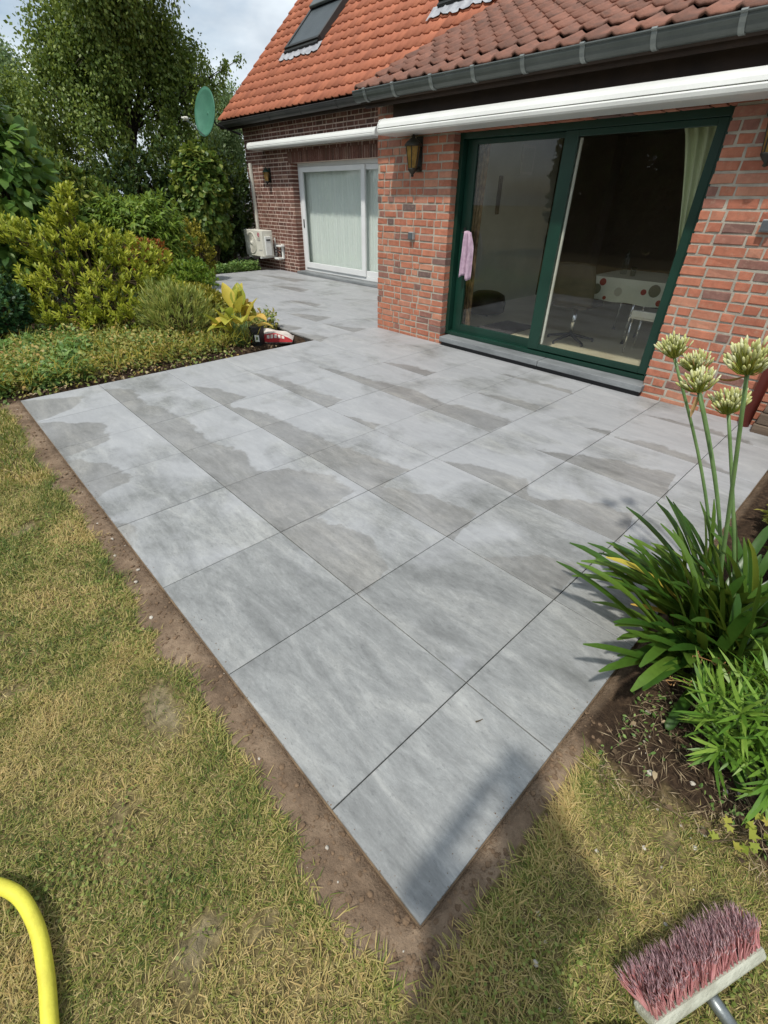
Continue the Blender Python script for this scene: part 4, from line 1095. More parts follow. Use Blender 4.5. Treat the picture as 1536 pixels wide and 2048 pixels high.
LM['azalea'] = leafmat('yellow_green_leaf', [(.1, lin(104, 124, 38)), (.4, lin(152, 162, 50)), (.8, lin(192, 192, 72)), (.97, lin(200, 166, 68))], .38)
LM['lav'] = leafmat('grey_green_needle', [(.1, lin(110, 130, 66)), (.5, lin(150, 162, 86)), (.9, lin(194, 184, 104))], .25)
LM['hosta'] = leafmat('yellowing_leaf', [(.1, lin(132, 148, 58)), (.40, lin(182, 182, 76)), (.60, lin(226, 202, 90)), (.82, lin(236, 184, 100)), (.97, lin(184, 122, 78))], .4, .4)
LM['cover'] = leafmat('ground_cover_leaf', [(.12, lin(74, 100, 48)), (.36, lin(112, 134, 66)), (.54, lin(158, 158, 84)), (.70, lin(182, 154, 92)), (.85, lin(150, 104, 66))], .3, .5, 1.6, .45)
LM['cover_g'] = leafmat('fresh_cover_leaf', [(.1, lin(72, 104, 50)), (.5, lin(108, 142, 72)), (.9, lin(152, 172, 98))], .3)
LM['blue'] = leafmat('dark_bluish_leaf', [(.1, lin(30, 62, 40)), (.5, lin(48, 86, 52)), (.9, lin(82, 116, 66))], .25)
LM['agap'] = leafmat('strap_leaf', [(.1, lin(38, 68, 25)), (.5, lin(56, 90, 32)), (.9, lin(98, 126, 48))], .22, .32)
LM['bright'] = leafmat('bright_lance_leaf', [(.1, lin(72, 112, 38)), (.5, lin(102, 142, 50)), (.9, lin(146, 174, 76))], .32, .4)
LM['ivy'] = leafmat('lime_lobed_leaf', [(.1, lin(120, 140, 54)), (.5, lin(158, 164, 70)), (.9, lin(196, 180, 92))], .35)
LM['red'] = leafmat('russet_leaf', [(.1, lin(120, 58, 30)), (.5, lin(156, 82, 40)), (.9, lin(180, 116, 60))], .3)
LM['bud'] = leafmat('creamy_bud', [(.1, lin(180, 186, 100)), (.5, lin(216, 216, 150)), (.9, lin(236, 236, 198))], .25, .45)
LM['dry'] = leafmat('dry_leaf', [(.1, lin(110, 78, 48)), (.5, lin(168, 124, 78)), (.9, lin(206, 176, 130))], .15, .8)
BARK = gm('bark', lin(70, 60, 50), lin(44, 38, 32), 8, .95, .6, 30, stretch=(1, 1, .3))
STEM = gm('woody_stem', lin(92, 78, 56), lin(66, 56, 40), 20, .9)
GSTEM = gm('green_stem', lin(110, 136, 82), lin(88, 116, 66), 10, .5)

# ------------------------------------------------------------------ trees and shrubs beyond the bed
tree('birch_tree', 'big dark birch tree behind the garden, left of the satellite dish', (5.2, 16.6, -.05), (6.2, 16.4, 9.0),
     ball_clumps((5.95, 16.3, 6.0), (2.25, 1.8, 3.3), 40, .88, 5, .3) + [(7.5, 15.3, 4.25, .42), (8.0, 14.95, 4.5, .2), (8.3, 14.65, 4.66, .12), (7.9, 15.0, 4.2, .14), (3.9, 16.2, 3.6, .8), (4.6, 15.6, 3.2, .8), (6.4, 15.5, 3.0, .8), (7.0, 15.6, 3.6, .8), (5.4, 15.6, 4.4, .7)],
     105000, .082, LM['birch'], BARK, .6, .22, 31)
tree('weeping_birch_tree', 'pale weeping birch tree at the upper left picture corner', (4.0, 22.3, -.05), (4.3, 22.3, 5.6),
     ball_clumps((4.1, 21.8, 3.9), (1.2, 1.2, 1.9), 20, .6, 9, .3), 34000, .075, LM['willow'], BARK, .9, .14, 41)
tree('distant_birch_tree', 'pale hanging birch tree between satellite dish and orange roof', (9.6, 19.6, -.05), (9.7, 19.5, 4.6),
     ball_clumps((9.6, 19.0, 3.4), (1.5, 1.2, 1.5), 16, .6, 19, .3), 22000, .075, LM['willow'], BARK, .9, .12, 43)
tree('left_garden_tree', 'leafy tree between the weeping birch and the big birch', (2.2, 18.5, -.05), (2.6, 18.4, 4.3),
     ball_clumps((2.6, 17.8, 3.0), (2.0, 1.3, 1.5), 22, .7, 23, .3), 36000, .078, LM['birch'], BARK, .4, .13, 44)
# hedge plants that close the garden, one after another
HX = [(.2, 13.2), (1.7, 13.6), (3.2, 13.9), (4.6, 14.2), (5.9, 14.3), (-1.3, 12.6), (-2.8, 11.8), (7.3, 14.9), (6.75, 13.75)]
HL_ = ['dark evergreen shrub in the rear hedge, third from its left end', 'dark evergreen shrub in the rear hedge behind the yellow-green bush', 'dark evergreen shrub in the rear hedge below the weeping birch side', 'dark evergreen shrub in the rear hedge below the big birch', 'dark evergreen shrub in the rear hedge nearest the house corner', 'dark evergreen shrub in the rear hedge, second from its left end', 'dark evergreen shrub at the left end of the rear hedge', 'dark evergreen shrub behind the house corner below the eaves', 'dark evergreen shrub filling the gap beside the white pipe duct']
for i, (x, y) in enumerate(HX):
    shrub('hedge_shrub', HL_[i], (x, y, 1.25), (1.15 if i < 8 else .6, .95 if i < 8 else .45, 1.5 + .25*math.sin(i*2.1)), 900 if i < 8 else 500, 13, .11, .05, LM['dark'], STEM, .3, .22, .2, seed=100+i, low=-.85, lump=.25, group='rear hedge shrubs', cat_='hedge shrub')
shrub('broadleaf_shrub', 'tall shrub with broad light green leaves at the left picture edge', (.95, 9.3, 1.55), (1.0, .9, 1.65), 520, 9, .20, .105, LM['mag'], STEM, .2, .3, .35, seed=201, low=-.7, droop=.35, lump=.3, group=None, wd=(1., .85))
shrub('rear_leafy_shrub', 'dark leafy shrub behind the broad-leaved shrub, below the weeping birch', (2.3, 11.2, 1.35), (1.1, .8, 1.15), 800, 12, .10, .05, LM['vine'], STEM, .3, .22, .2, seed=202, low=-.7, lump=.35, group=None)
shrub('drooping_shrub', 'bright green shrub with drooping pointed leaves behind the yellow-green bush', (3.3, 10.5, .98), (.95, .75, 1.02), 560, 14, .13, .036, LM['peach'], STEM, .45, .26, .4, seed=203, low=-.6, droop=.55, lump=.45, group=None, wd=(1., .75))
shrub('climbing_vine', 'leafy vine climbing at the house corner below the satellite dish', (5.80, 12.95, 1.5), (.72, .5, 1.55), 700, 10, .14, .115, LM['vine'], STEM, .15, .2, .3, seed=204, low=-.8, droop=.4, lump=.3, cat_='vine', group=None, wd=(1., .95))
shrub('gold_leaved_shrub', 'gold-speckled small-leaved shrub beside the far paving edge', (4.75, 11.5, .58), (.42, .42, .72), 420, 14, .05, .028, LM['euo'], STEM, .5, .14, .2, seed=205, low=-.7, group=None)
shrub('low_green_plant', 'low green plant at the far left corner of the rear paving', (4.25, 11.0, .22), (.55, .45, .3), 200, 9, .11, .04, LM['bright'], STEM, .5, .12, .3, seed=206, low=-.2, cat_='plant', group=None)
shrub('dark_corner_shrub', 'dark green shrub filling the corner under the air conditioner', (6.2, 13.3, .5), (.55, .35, .6), 300, 12, .08, .04, LM['dark'], STEM, .4, .15, .2, seed=207, low=-.7, group=None)
shrub('russet_shrub', 'russet brown shrub behind the right of the yellow-green bush', (2.75, 8.9, .72), (.42, .35, .42), 300, 12, .06, .025, LM['red'], STEM, .6, .14, .2, seed=208, low=-.3, group=None)
shrub('layered_shrub', 'flat layered green shrub right of the russet shrub', (3.1, 8.3, .42), (.6, .5, .38), 320, 12, .07, .03, LM['peach'], STEM, .1, .16, .2, seed=209, low=-.2, group=None)

# ------------------------------------------------------------------ planted bed beside the paving
az = empty('azalea_bush', (1.35, 7.5, 0), 'large yellow-green azalea bush in the left bed', 'bush')
r = np.random.default_rng(77)
arms = [((.78,7.75,1.30),.20),((.95,7.7,1.22),.26),((1.15,7.6,1.12),.28),((1.35,7.55,1.28),.20),((1.44,7.55,1.55),.14),((1.50,7.55,1.70),.09),((1.28,7.6,1.42),.10),((1.62,7.5,1.18),.28),((1.85,7.4,1.10),.28),((2.10,7.35,1.02),.26),((2.28,7.3,.92),.22),
        ((.95,7.55,.82),.26),((.82,7.5,.66),.22),((1.2,7.4,.78),.32),((1.5,7.3,.80),.34),((1.8,7.2,.76),.34),((2.1,7.15,.70),.3),((2.3,7.1,.6),.26),((1.1,7.2,.42),.26),((1.4,7.05,.48),.28),((1.7,6.95,.45),.3),((2.0,6.9,.42),.26),((.8,7.3,.4),.2),((1.25,6.95,.28),.2),((1.6,6.85,.25),.2)]
b = MB(); parts = []
for (c, q) in arms:
    c = np.array(c); root = np.array([1.4 + r.normal()*.12, 7.55 + r.normal()*.1, -.02])
    mid = root + (c - root)*.5 + np.array([0, 0, .06]); b.tube([root, mid, c], [.022, .014, .006], 6, False)
    ns = int(125*q + 7)
    d = rdir(ns, r); tip = c + d*np.array([q, q, q*.62]); axx = unit(d*.45 + np.array([0, 0, .85]) + (c - np.array([1.5, 7.5, .6]))*.25 + rdir(ns, r)*.2)
    for i in range(0, ns, 3): b.tube([c - np.array([0, 0, .08]), tip[i] - axx[i]*.05], [.005, .003], 4, False)
    per = 11; k = np.repeat(np.arange(ns), per); s = r.random(len(k))
    P = tip[k] - axx[k]*(.10*(1-s))[:, None]; sd = rdir(len(k), r); sd = unit(sd - axx[k]*np.sum(sd*axx[k], 1)[:, None]); op = (.3 + .55*r.random(len(k)))[:, None]
    D = unit(axx[k]*np.cos(op) + sd*np.sin(op)); N = unit(axx[k] - D*np.sum(axx[k]*D, 1)[:, None] + rdir(len(k), r)*.2)
    parts.append(leaves(P, D, N, .080*(.7 + .6*r.random(len(k))), .023, .12, .2, st=(.4, .78), wd=(.8, 1.0)))
b.build('stems', STEM, az, smooth=True); leafpart('foliage', cat(parts), LM['azalea'], az)

shrub('bluish_shrub', 'dark bluish green shrub at the left edge beside the azalea bush', (.30, 7.45, .42), (.45, .5, .62), 420, 12, .07, .03, LM['blue'], STEM, .4, .14, .2, seed=210, low=-.3, group=None)
shrub('lavender_bush', 'narrow-leaved grey-green bush between azalea bush and yellowing plant', (2.08, 6.35, .36), (.56, .45, .46), 300, 14, .10, .012, LM['lav'], STEM, 1.0, .2, .1, seed=211, low=-.2, group=None, angle=.5)
shrub('wallflower_bush', 'sprawling yellow-green bush at the curved paving edge behind the lavender', (2.75, 7.15, .32), (.5, .6, .34), 380, 13, .07, .022, LM['euo'], STEM, .5, .15, .2, seed=212, low=-.2, group=None)
b = MB()
for (x, y, z) in ((.16, 7.05, .62), (.12, 7.2, .75)):
    for k in range(7):
        t = k*.9; b.obox((x + .022*math.cos(t), y + .022*math.sin(t), z), ((math.cos(t), math.sin(t), .4), (-math.sin(t), math.cos(t), 0), (0, 0, 1)), (.022, .012, .003))
    b.tube([(x + .1, y + .15, .3), (x, y, z)], .004, 5)
o = b.build('orange_flower', gm('orange_petal', lin(240, 150, 40), lin(230, 120, 30), 30, .6), origin=(.15, 7.1, .6)); tag(o, 'orange flowers on the dark bluish shrub', 'flower')

# yellowing hosta-like plant at the inner corner of the paving
ho = empty('yellowing_plant', (2.62, 5.78, 0), 'yellowing broad-leaved plant standing at the paving corner beside the bag', 'plant')
b = MB(); parts = []; r = np.random.default_rng(5)
for k in range(42):
    t = r.random()*2*math.pi; el = .25 + 1.15*r.random()**.8; h = .16 + .30*r.random(); ln = .20 + .16*r.random()
    if k < 5: h = .42 + .12*r.random(); el = 1.25
    root = np.array([2.62 + r.normal()*.06, 5.78 + r.normal()*.06, -.02]); out = np.array([math.cos(t), math.sin(t), 0])
    jn = root + out*(.05 + .17*r.random()*math.cos(el)*1.4) + np.array([0, 0, h]); b.tube([root, (root + jn)/2 - out*.02, jn], [.007, .006, .004], 6)
    d0 = out*math.cos(el) + np.array([0, 0, math.sin(el)]); path = []; p = jn.copy(); d = d0.copy()
    for i in range(9):
        path.append(p.copy()); p = p + d*ln/8; d = unit(d + np.array([0, 0, -.10*(1 + 1.2*r.random())])*(1.2 if el < 1 else .5))
    w = np.array([.02, .06, .10, .118, .118, .10, .075, .045, .006])*(1.0 + .7*r.random())
    side = np.cross(d0, (0, 0, 1)); parts.append(ribbon(path, w, .35 + .3*r.random(), unit(np.cross(np.cross(d0, (0, 0, 1.)) + 1e-4, d0))))
b.build('stalks', GSTEM, ho, smooth=True)
for vt in parts: leafpart('leaf', vt, LM['hosta'], ho, smooth=True)

# black pot with a white label
pt = empty('black_pot', (2.78, 5.58, 0), 'black square pot with a white label beside the yellowing plant', 'pot')
m = MB(); c0 = (2.78, 5.58); ca, sa = math.cos(rad(35)), math.sin(rad(35))
A_ = ((ca, sa, 0), (-sa, ca, 0), (0, 0, 1))
def frus(m, z0, z1, r0, r1):
    P = [(c0[0] + r*(ca*i - sa*j), c0[1] + r*(sa*i + ca*j), z) for z, r in ((z0, r0), (z1, r1)) for i, j in ((-1,-1),(1,-1),(1,1),(-1,1))]
    m.add(P, [(0,3,2,1),(4,5,6,7),(0,1,5,4),(1,2,6,5),(2,3,7,6),(3,0,4,7)])
frus(m, -.02, .22, .058, .072); m.build('tub', MAT['black'], pt, bevel=.006)
m = MB(); frus(m, .221, .245, .078, .078); m.build('rim', MAT['black'], pt, bevel=.004)
nn = np.array([-ca, -sa, 0]); tt = np.array([sa, -ca, 0])
lc = np.array([c0[0], c0[1], .10]) + nn*.0685 + tt*.022
m = MB(); m.obox(lc, (tt, (0, 0, 1), nn), (.030, .042, .0015)); lb = m.build('label', MAT['white'], pt)
m = MB(); m.obox(lc + nn*.0022, (tt, (0, 0, 1), nn), (.014, .018, .0006)); m.build('label_picture', gm('label_green', lin(84, 110, 70), lin(60, 84, 52), 40, .6), lb)

# bag of jointing material, white above and red below, lying in the bed
bag = empty('cement_bag', (3.12, 5.62, 0), 'half-empty red and white paper bag lying behind the paving corner', 'bag')
def bagsurf(u, v, top):
    a_ = (u - .5)*.58; w_ = (v - .5)*.36
    bul = (1 - (2*u - 1)**4)*(1 - (2*v - 1)**4)
    z = .015 + .13*bul*(1 - .35*u) + .012*math.sin(u*11 + v*5)*bul + .008*math.sin(v*19)*bul
    if not top: z = .004
    dx, dy = math.cos(rad(-38)), math.sin(rad(-38))
    return (3.05 + a_*dx - w_*dy, 5.68 + a_*dy + w_*dx, z)
def bagpatch(name, v0, v1, m, top=True):
    nu, nv = 26, 14
    V = [bagsurf(i/(nu-1), v0 + (v1 - v0)*j/(nv-1), top) for j in range(nv) for i in range(nu)]
    b = MB(); b.add(V, [(j*nu+i, j*nu+i+1, (j+1)*nu+i+1, (j+1)*nu+i) for j in range(nv-1) for i in range(nu-1)]); return b.build(name, m, bag, smooth=True)
MAT['bag_w'] = gm('white_paper', lin(214, 206, 198), lin(190, 180, 172), 14, .8, .4, 60); MAT['bag_r'] = gm('red_paper', lin(168, 40, 44), lin(146, 34, 38), 14, .8, .4, 60)
bagpatch('red_side', 0, .24, MAT['bag_r']); bagpatch('white_side', .24, 1, MAT['bag_w']); bagpatch('underside', 0, 1, MAT['bag_w'], False)
for k in range(5):
    u0 = .42 + .085*k; nv = 5
    V = []
    for j in range(nv):
        for i in range(3):
            p = bagsurf(u0 + .06*i/2, .06 + .09*j/(nv-1), True); V.append((p[0]-.001, p[1]-.002, p[2] + .0025))
    b = MB(); b.add(V, [(j*3+i, j*3+i+1, (j+1)*3+i+1, (j+1)*3+i) for j in range(nv-1) for i in range(2)]); b.build('printed_mark', MAT['bag_w'], bag, smooth=True)

# ground cover (uncountable) over the bed
def cover(name, label, n, fn, Ln, W, m, seed, hmax):
    r = np.random.default_rng(seed); X, Y, H = fn(r, n); n = len(X)
    Zb = np.interp(r.random(n), [0, 1], [.0, 1.0])*H*hmax - .01
    P = np.stack([X, Y, Zb], 1); D = unit(rdir(n, r) + np.array([0, 0, .35])); N = unit(rdir(n, r)*.6 + np.array([-.2, -.2, 1.0]))
    l = Ln*(.6 + .8*r.random(n))
    o = link(name, fastmesh(name, *leaves(P, D, N, l, l*W, .3)), m, None, (float(X.mean()), float(Y.mean()), 0))
    return tag(o, label, 'ground cover', kind='stuff')
def fn_front(r, n):
    X = r.random(n)*3.0 - .35; Y = 5.34 + r.random(n)**1.3*1.9
    h = fbm(X, Y, 2.6, 31); keep = (bed_left(X, Y)) & (r.random(n) < .35 + 1.1*h) & ((Y > 5.42 + .25*fbm(X, Y, 2, 33)) | (r.random(n) < .12)) & ((X < 2.35) | (r.random(n) < .12))
    X, Y, h = X[keep], Y[keep], h[keep]; return X, Y, np.clip((Y - 5.3)*2.2, .15, 1)*(.4 + h)
cover('ground_cover', 'low dry-tipped ground cover along the far edge of the paving', 21000, fn_front, .040, .55, LM['cover'], 301, .30)
# thin grass stalks and weeds standing through the ground cover
r = np.random.default_rng(88); n = 3600; X = -.5 + 3.2*r.random(n); Y = 5.4 + 1.7*r.random(n)**1.2; k = bed_left(X, Y) & (fbm(X, Y, 2.2, 41) > .42); X, Y = X[k], Y[k]; n = len(X)
a_ = r.random(n)*6.28; e_ = rad(1)*(30 + 55*r.random(n)); D = np.stack([np.cos(a_)*np.cos(e_), np.sin(a_)*np.cos(e_), np.sin(e_)], 1)
o = link('bed_weeds', fastmesh('bed_weeds', *leaves(np.stack([X, Y, .05 + .12*r.random(n)], 1), D, unit(rdir(n, r)*.5 + np.array([0, 0, 1.])), .08 + .16*r.random(n), .006, .5, .1)), LM['euo']); tag(o, 'thin yellowish grass stalks standing through the ground cover', 'weeds', kind='stuff')
def fn_left(r, n):
    X = r.random(n)*1.7 - .75; Y = 5.5 + r.random(n)*2.0
    keep = bed_left(X + .15, Y) & (fbm(X, Y, 1.7, 35) > .32 + .10*X); X, Y = X[keep], Y[keep]; return X, Y, .5 + fbm(X, Y, 3, 36)
cover('ground_cover', 'fresh green ground cover at the left end of the bed', 14000, fn_left, .055, .5, LM['cover_g'], 302, .22)
def fn_rear(r, n):
    Y = 6.2 + r.random(n)*6.2; X = curve_x(Y) - .05 - r.random(n)**1.5*1.4; return X, Y, .4 + fbm(X, Y, 3, 37)
cover('ground_cover', 'low mixed leaves along the curved edge of the rear paving', 15000, fn_rear, .055, .5, LM['cover'], 303, .26)
def fn_back(r, n):
    X = r.random(n)*9 - 3.2; Y = 7.6 + r.random(n)*5.5; keep = X < curve_x(Y) - .2; X, Y = X[keep], Y[keep]; return X, Y, .5 + fbm(X, Y, 2, 38)
cover('ground_cover', 'shaded leaves on the soil beneath the shrubs', 9000, fn_back, .09, .5, LM['dark'], 304, .4)
def fn_corner(r, n):
    X = 4.6 + r.random(n)*2.2; Y = 12.32 + r.random(n)*.6; return X, Y, .4 + fbm(X, Y, 4, 39)
cover('ground_cover', 'small green weeds along the far end of the rear paving', 3500, fn_corner, .06, .5, LM['cover_g'], 305, .22)
def smooth_path(P, n):
    P = np.array(P, float); out = []
    for i in range(len(P)-1):
        p0, p1, p2, p3 = P[max(i-1, 0)], P[i], P[i+1], P[min(i+2, len(P)-1)]
        for t in np.linspace(0, 1, n, endpoint=False): out.append(.5*((2*p1) + (-p0+p2)*t + (2*p0-5*p1+4*p2-p3)*t*t + (-p0+3*p1-3*p2+p3)*t**3))
    out.append(P[-1]); return out
# ------------------------------------------------------------------ agapanthus in the right bed
ag = empty('agapanthus_plant', (1.68, -.26, 0), 'agapanthus with strap leaves and five budding flower heads at the paving end', 'plant')
r = np.random.default_rng(17)
def strap(root, azim, el, ln, w, sag, n=12):
    d = np.array([math.cos(azim)*math.cos(el), math.sin(azim)*math.cos(el), math.sin(el)]); p = np.array(root, float); path = []
    wd = [w*q for q in np.interp(np.linspace(0, 1, n), [0, .15, .55, .86, .96, 1], [.55, .8, 1.0, .92, .68, .22])]
    for i in range(n):
        path.append(p.copy()); p = p + d*ln/(n-1)
        d = d + np.array([0, 0, -sag*(.4 + 1.4*i/n)]); d /= np.linalg.norm(d)
        if p[2] < .012: p[2] = .012; d[2] = max(d[2], 0)
    side = np.array([math.cos(azim + math.pi), math.sin(azim + math.pi), .6])
    return ribbon(path, wd, .28, side)
for k in range(175):
    azim = r.random()*2*math.pi; rr = .20*math.sqrt(r.random()); a2 = r.random()*2*math.pi
    root = (1.62 + rr*math.cos(a2)*1.2, -.27 + rr*math.sin(a2)*.75, -.01)
    el = rad(r.uniform(38, 84)); ln = r.uniform(.40, .66)
    if k < 96: azim = rad(r.uniform(72, 175)); el = rad(r.uniform(32, 76)); ln = r.uniform(.52, .76)
    leafpart('leaf', strap(root, azim, el, ln, r.uniform(.033, .045), r.uniform(.04, .125)), LM['hosta'] if k % 37 == 5 else LM['agap'], ag, smooth=True)
for (root, azim, el, ln, w, sag) in [((1.42,-.30,0),rad(196),rad(30),.42,.042,.12),((1.40,-.26,0),rad(178),rad(28),.36,.040,.13),((1.45,-.34,0),rad(212),rad(34),.44,.044,.11),((1.38,-.34,0),rad(205),rad(20),.40,.040,.10),((1.36,-.38,0),rad(228),rad(38),.42,.042,.12),((1.5,-.2,0),rad(150),rad(52),.62,.036,.10),((1.5,-.18,0),rad(160),rad(40),.55,.036,.10)]:
    leafpart('leaf', strap(root, azim, el, ln, w, sag), LM['agap'], ag, smooth=True)
def umbel(head, base, rr, nb, seed, lean):
    r = np.random.default_rng(seed); head = np.array(head); base = np.array(base)
    b = MB(); n = 12; pts = []
    for i in range(n+1):
        t = i/n; p = base + (head - base)*t + np.array(lean)*math.sin(math.pi*t); pts.append(p)
    b.tube(pts, [.0080 - .0022*t for t in np.linspace(0, 1, n+1)], 10); st = b.build('flower_stem', GSTEM, ag, smooth=True)
    up = unit(pts[-1] - pts[-2] + np.array([0, 0, .05]))
    b = MB(); bud = MB()
    for k in range(nb):
        d = unit(rdir(1, r)[0] + up*1.05)
        if d @ up < -.1: continue
        l = rr*(.40 + .5*r.random()); e = head + d*l*.9 + up*.012; d2 = unit(d + up*.8)
        b.tube([head, head + d*l*.5, e], [.0022, .0018, .0018], 4, False)
        bl = .029*(.7 + .6*r.random()); bw = .0040*(.8 + .5*r.random())
        s1 = unit(np.cross(d2, (.3, .2, .9))); s2 = np.cross(d2, s1)
        bud.lathe([(.0015, 0), (bw*.7, bl*.25), (bw, bl*.6), (bw*.75, bl*.85), (.0008, bl)], e, 6, (s1, s2, d2))
    b.build('pedicels', LM['ivy'], st); bud.build('buds', LM['bud'], st, smooth=True)
umbel((1.81,.36,1.12), (1.90,-.18,0), .08, 80, 1, (.06,-.02,0)); umbel((1.97,.30,1.04), (1.94,-.2,0), .08, 75, 2, (.05,-.02,0))
umbel((1.71,.21,1.04), (1.84,-.22,0), .08, 85, 3, (.05,-.02,0)); umbel((1.30,.03,1.24), (1.60,-.24,0), .088, 95, 4, (.02,.0,0)); umbel((1.58,.07,1.03), (1.74,-.30,0), .082, 85, 5, (-.03,-.02,0))
for (p, dd, l) in (((1.29,.03,1.235), (-.35,.33,-.02), .075), ((1.715,.205,1.03), (.0,-.02,-1), .09)):
    d = unit(np.array(dd)); path = [np.array(p) + d*l*t + np.array([0, 0, -.012*math.sin(3*t)]) for t in np.linspace(0, 1, 7)]
    leafpart('dry_bract', ribbon(path, [.006, .014, .018, .018, .014, .008, .002], .5, (.4, .4, .6)), LM['dry'], ag, smooth=True)

# bright green lance-leaved shrub at the right edge
shrub('lance_leaved_shrub', 'bright green shrub with narrow pointed leaves at the right picture edge', (1.17, -.47, .20), (.26, .22, .24), 56, 14, .118, .0112, LM['bright'], GSTEM, .7, .10, .15, seed=401, low=-.4, group=None, base=(1.22, -.52, 0), wd=(1., .8), angle=1.15)
shrub('shaded_filler_plant', 'dark leafy plant in the shade behind the agapanthus', (2.35, -.55, .20), (.55, .35, .35), 260, 10, .09, .045, LM['dark'], STEM, .4, .15, .3, seed=402, low=-.3, cat_='plant', group=None)
shrub('corner_plant', 'green plant with oval leaves at the right end of the paving', (3.9, -.30, .28), (.45, .25, .35), 160, 9, .13, .07, LM['blue'], STEM, .3, .15, .3, seed=403, low=-.3, cat_='plant', group=None)
shrub('variegated_plant', 'low pale variegated plant right of the paving edge', (2.9, -.28, .10), (.3, .16, .14), 90, 8, .07, .035, LM['ivy'], STEM, .4, .08, .3, seed=404, low=-.1, cat_='plant', group=None)

# lobed lime leaves trailing on the soil
iv = empty('trailing_vine', (.90, -.60, 0), 'lime green lobed leaves trailing over the soil at the lower right', 'plant')
r = np.random.default_rng(9)
def lobed(c, ang, s, tilt):
    P = []
    for k in range(5):
        t = ang + rad(-100 + 50*k); q = s*(1.0 if k == 2 else .85 if k in (1, 3) else .65)
        P.append((q*math.cos(t), q*math.sin(t)))
        if k < 4: t2 = ang + rad(-75 + 50*k); P.append((s*.5*math.cos(t2), s*.5*math.sin(t2)))
    P.append((-.12*s*math.cos(ang), -.12*s*math.sin(ang)))
    V = [c] + [(c[0] + a_, c[1] + b_, c[2] + tilt*(a_*.6 + b_*.3) + .12*math.hypot(a_, b_)) for a_, b_ in P]; n = len(P)
    return np.array(V), np.array([(0, 1+k, 1+(k+1) % n) for k in range(n)])
vp = [np.array([.78, -.47, .03]), np.array([.86, -.54, .04]), np.array([.92, -.60, .05]), np.array([.95, -.68, .05]), np.array([.93, -.78, .05]), np.array([.90, -.95, .04])]
b = MB(); b.tube(smooth_path(vp, 5), .0018, 5); b.build('runner', STEM, iv, smooth=True)
for k in range(46):
    t = r.random()*(len(vp)-1); i = int(t); p = vp[i]*(1-(t-i)) + vp[i+1]*(t-i) + np.array([r.normal()*.028, r.normal()*.028, r.uniform(0, .05)])
    leafpart('leaf', lobed(tuple(p), r.random()*6.28, r.uniform(.016, .030), r.uniform(-.5, .5)), LM['ivy'], iv)
# dry seed stalks in front of the agapanthus
sk = empty('seed_stalks', (1.38, -.40, 0), 'thin dry seed stalks arching before the agapanthus', 'plant')
for (p0, p1, lf) in (((1.36,-.42,.02), (1.08,-.17,.20), 1), ((1.44,-.44,.02), (1.20,-.20,.26), 2), ((1.50,-.48,.05), (1.42,-.38,.34), 3)):
    b = MB(); p0 = np.array(p0); p1 = np.array(p1); pts = [p0 + (p1-p0)*t + np.array([0, 0, .07*math.sin(2.6*t)]) for t in np.linspace(0, 1, 10)]
    b.tube(pts, .0016, 4)
    for i in range(4, 10):
        for _ in range(3):
            e = pts[i] + rdir(1, r)[0]*.022; b.tube([pts[i], e], .0008, 3); b.lathe([(.001, 0), (.0026, .004), (.001, .009)], e, 5)
    b.build('stalk', LM['dry'], sk)

# ------------------------------------------------------------------ lawn (uncountable) with clover, bare spots kept free
LM['grass'] = leafmat('lawn_blade', [(.34, lin(74, 96, 40)), (.43, lin(110, 122, 54)), (.50, lin(150, 146, 78)), (.57, lin(180, 166, 108)), (.66, lin(194, 168, 112))], .25, .6, 2.6, .26)
LM['straw'] = leafmat('dry_thatch_blade', [(.24, lin(112, 104, 58)), (.42, lin(160, 148, 94)), (.56, lin(190, 176, 124)), (.74, lin(200, 176, 124))], .12, .75, 2.6, .35)
LM['litter'] = leafmat('dead_stalk', [(.1, lin(66, 52, 40)), (.5, lin(108, 90, 68)), (.92, lin(176, 158, 128))], .05, .9, 2, .8)
LM['clover'] = leafmat('clover_leaf', [(.1, lin(88, 108, 46)), (.5, lin(124, 138, 66)), (.9, lin(164, 170, 96))], .3, .5)
def lawn_ok(X, Y):
    pat = (X > -strip_w(Y)) & (Y > -.03) & (Y < 5.45)
    rp_ = (Y > -strip_r(X) - .03) & (X > -.12)
    return ~(pat | rp_ | bed_right(X, Y) | bed_left(X, Y))
def zlawn(X, Y): return -.030 + .018*(fbm(X, Y, 1.6, 3) - .5) + .012*(fbm(X, Y, 7, 4) - .5)
def lawn_pts(r, n, x0, x1, y0, y1, thin=True):
    X = x0 + (x1-x0)*r.random(n); Y = y0 + (y1-y0)*r.random(n)
    k = lawn_ok(X, Y)
    if thin: k &= r.random(n) < np.clip((fbm(X, Y, 3.4, 50) - .22)*8, .12, 1)
    return X[k], Y[k]
r = np.random.default_rng(71); parts = []
def blades(n, box, ln, w, elv, curl, full):
    X, Y = lawn_pts(r, n, *box); n = len(X); P = np.stack([X, Y, zlawn(X, Y) - .004], 1)
    a_ = r.random(n)*2*math.pi; e = rad(1)*(elv[0] + (elv[1]-elv[0])*r.random(n))
    D = np.stack([np.cos(a_)*np.cos(e), np.sin(a_)*np.cos(e), np.sin(e)], 1); N = unit(np.stack([-np.cos(a_)*np.sin(e), -np.sin(a_)*np.sin(e), np.cos(e)], 1) + rdir(n, r)*.3)
    l = (ln[0] + (ln[1]-ln[0])*r.random(n)**1.7)*(.65 + .8*fbm(X, Y, 6, 81))
    ww = w*(.7 + .7*r.random(n))
    return leaves(P, D, N, l, ww, curl*(.3 + r.random(n)), .1, st=(.3, .7), wd=(1., .75)) if full else diamonds(P, D, N, l, ww)
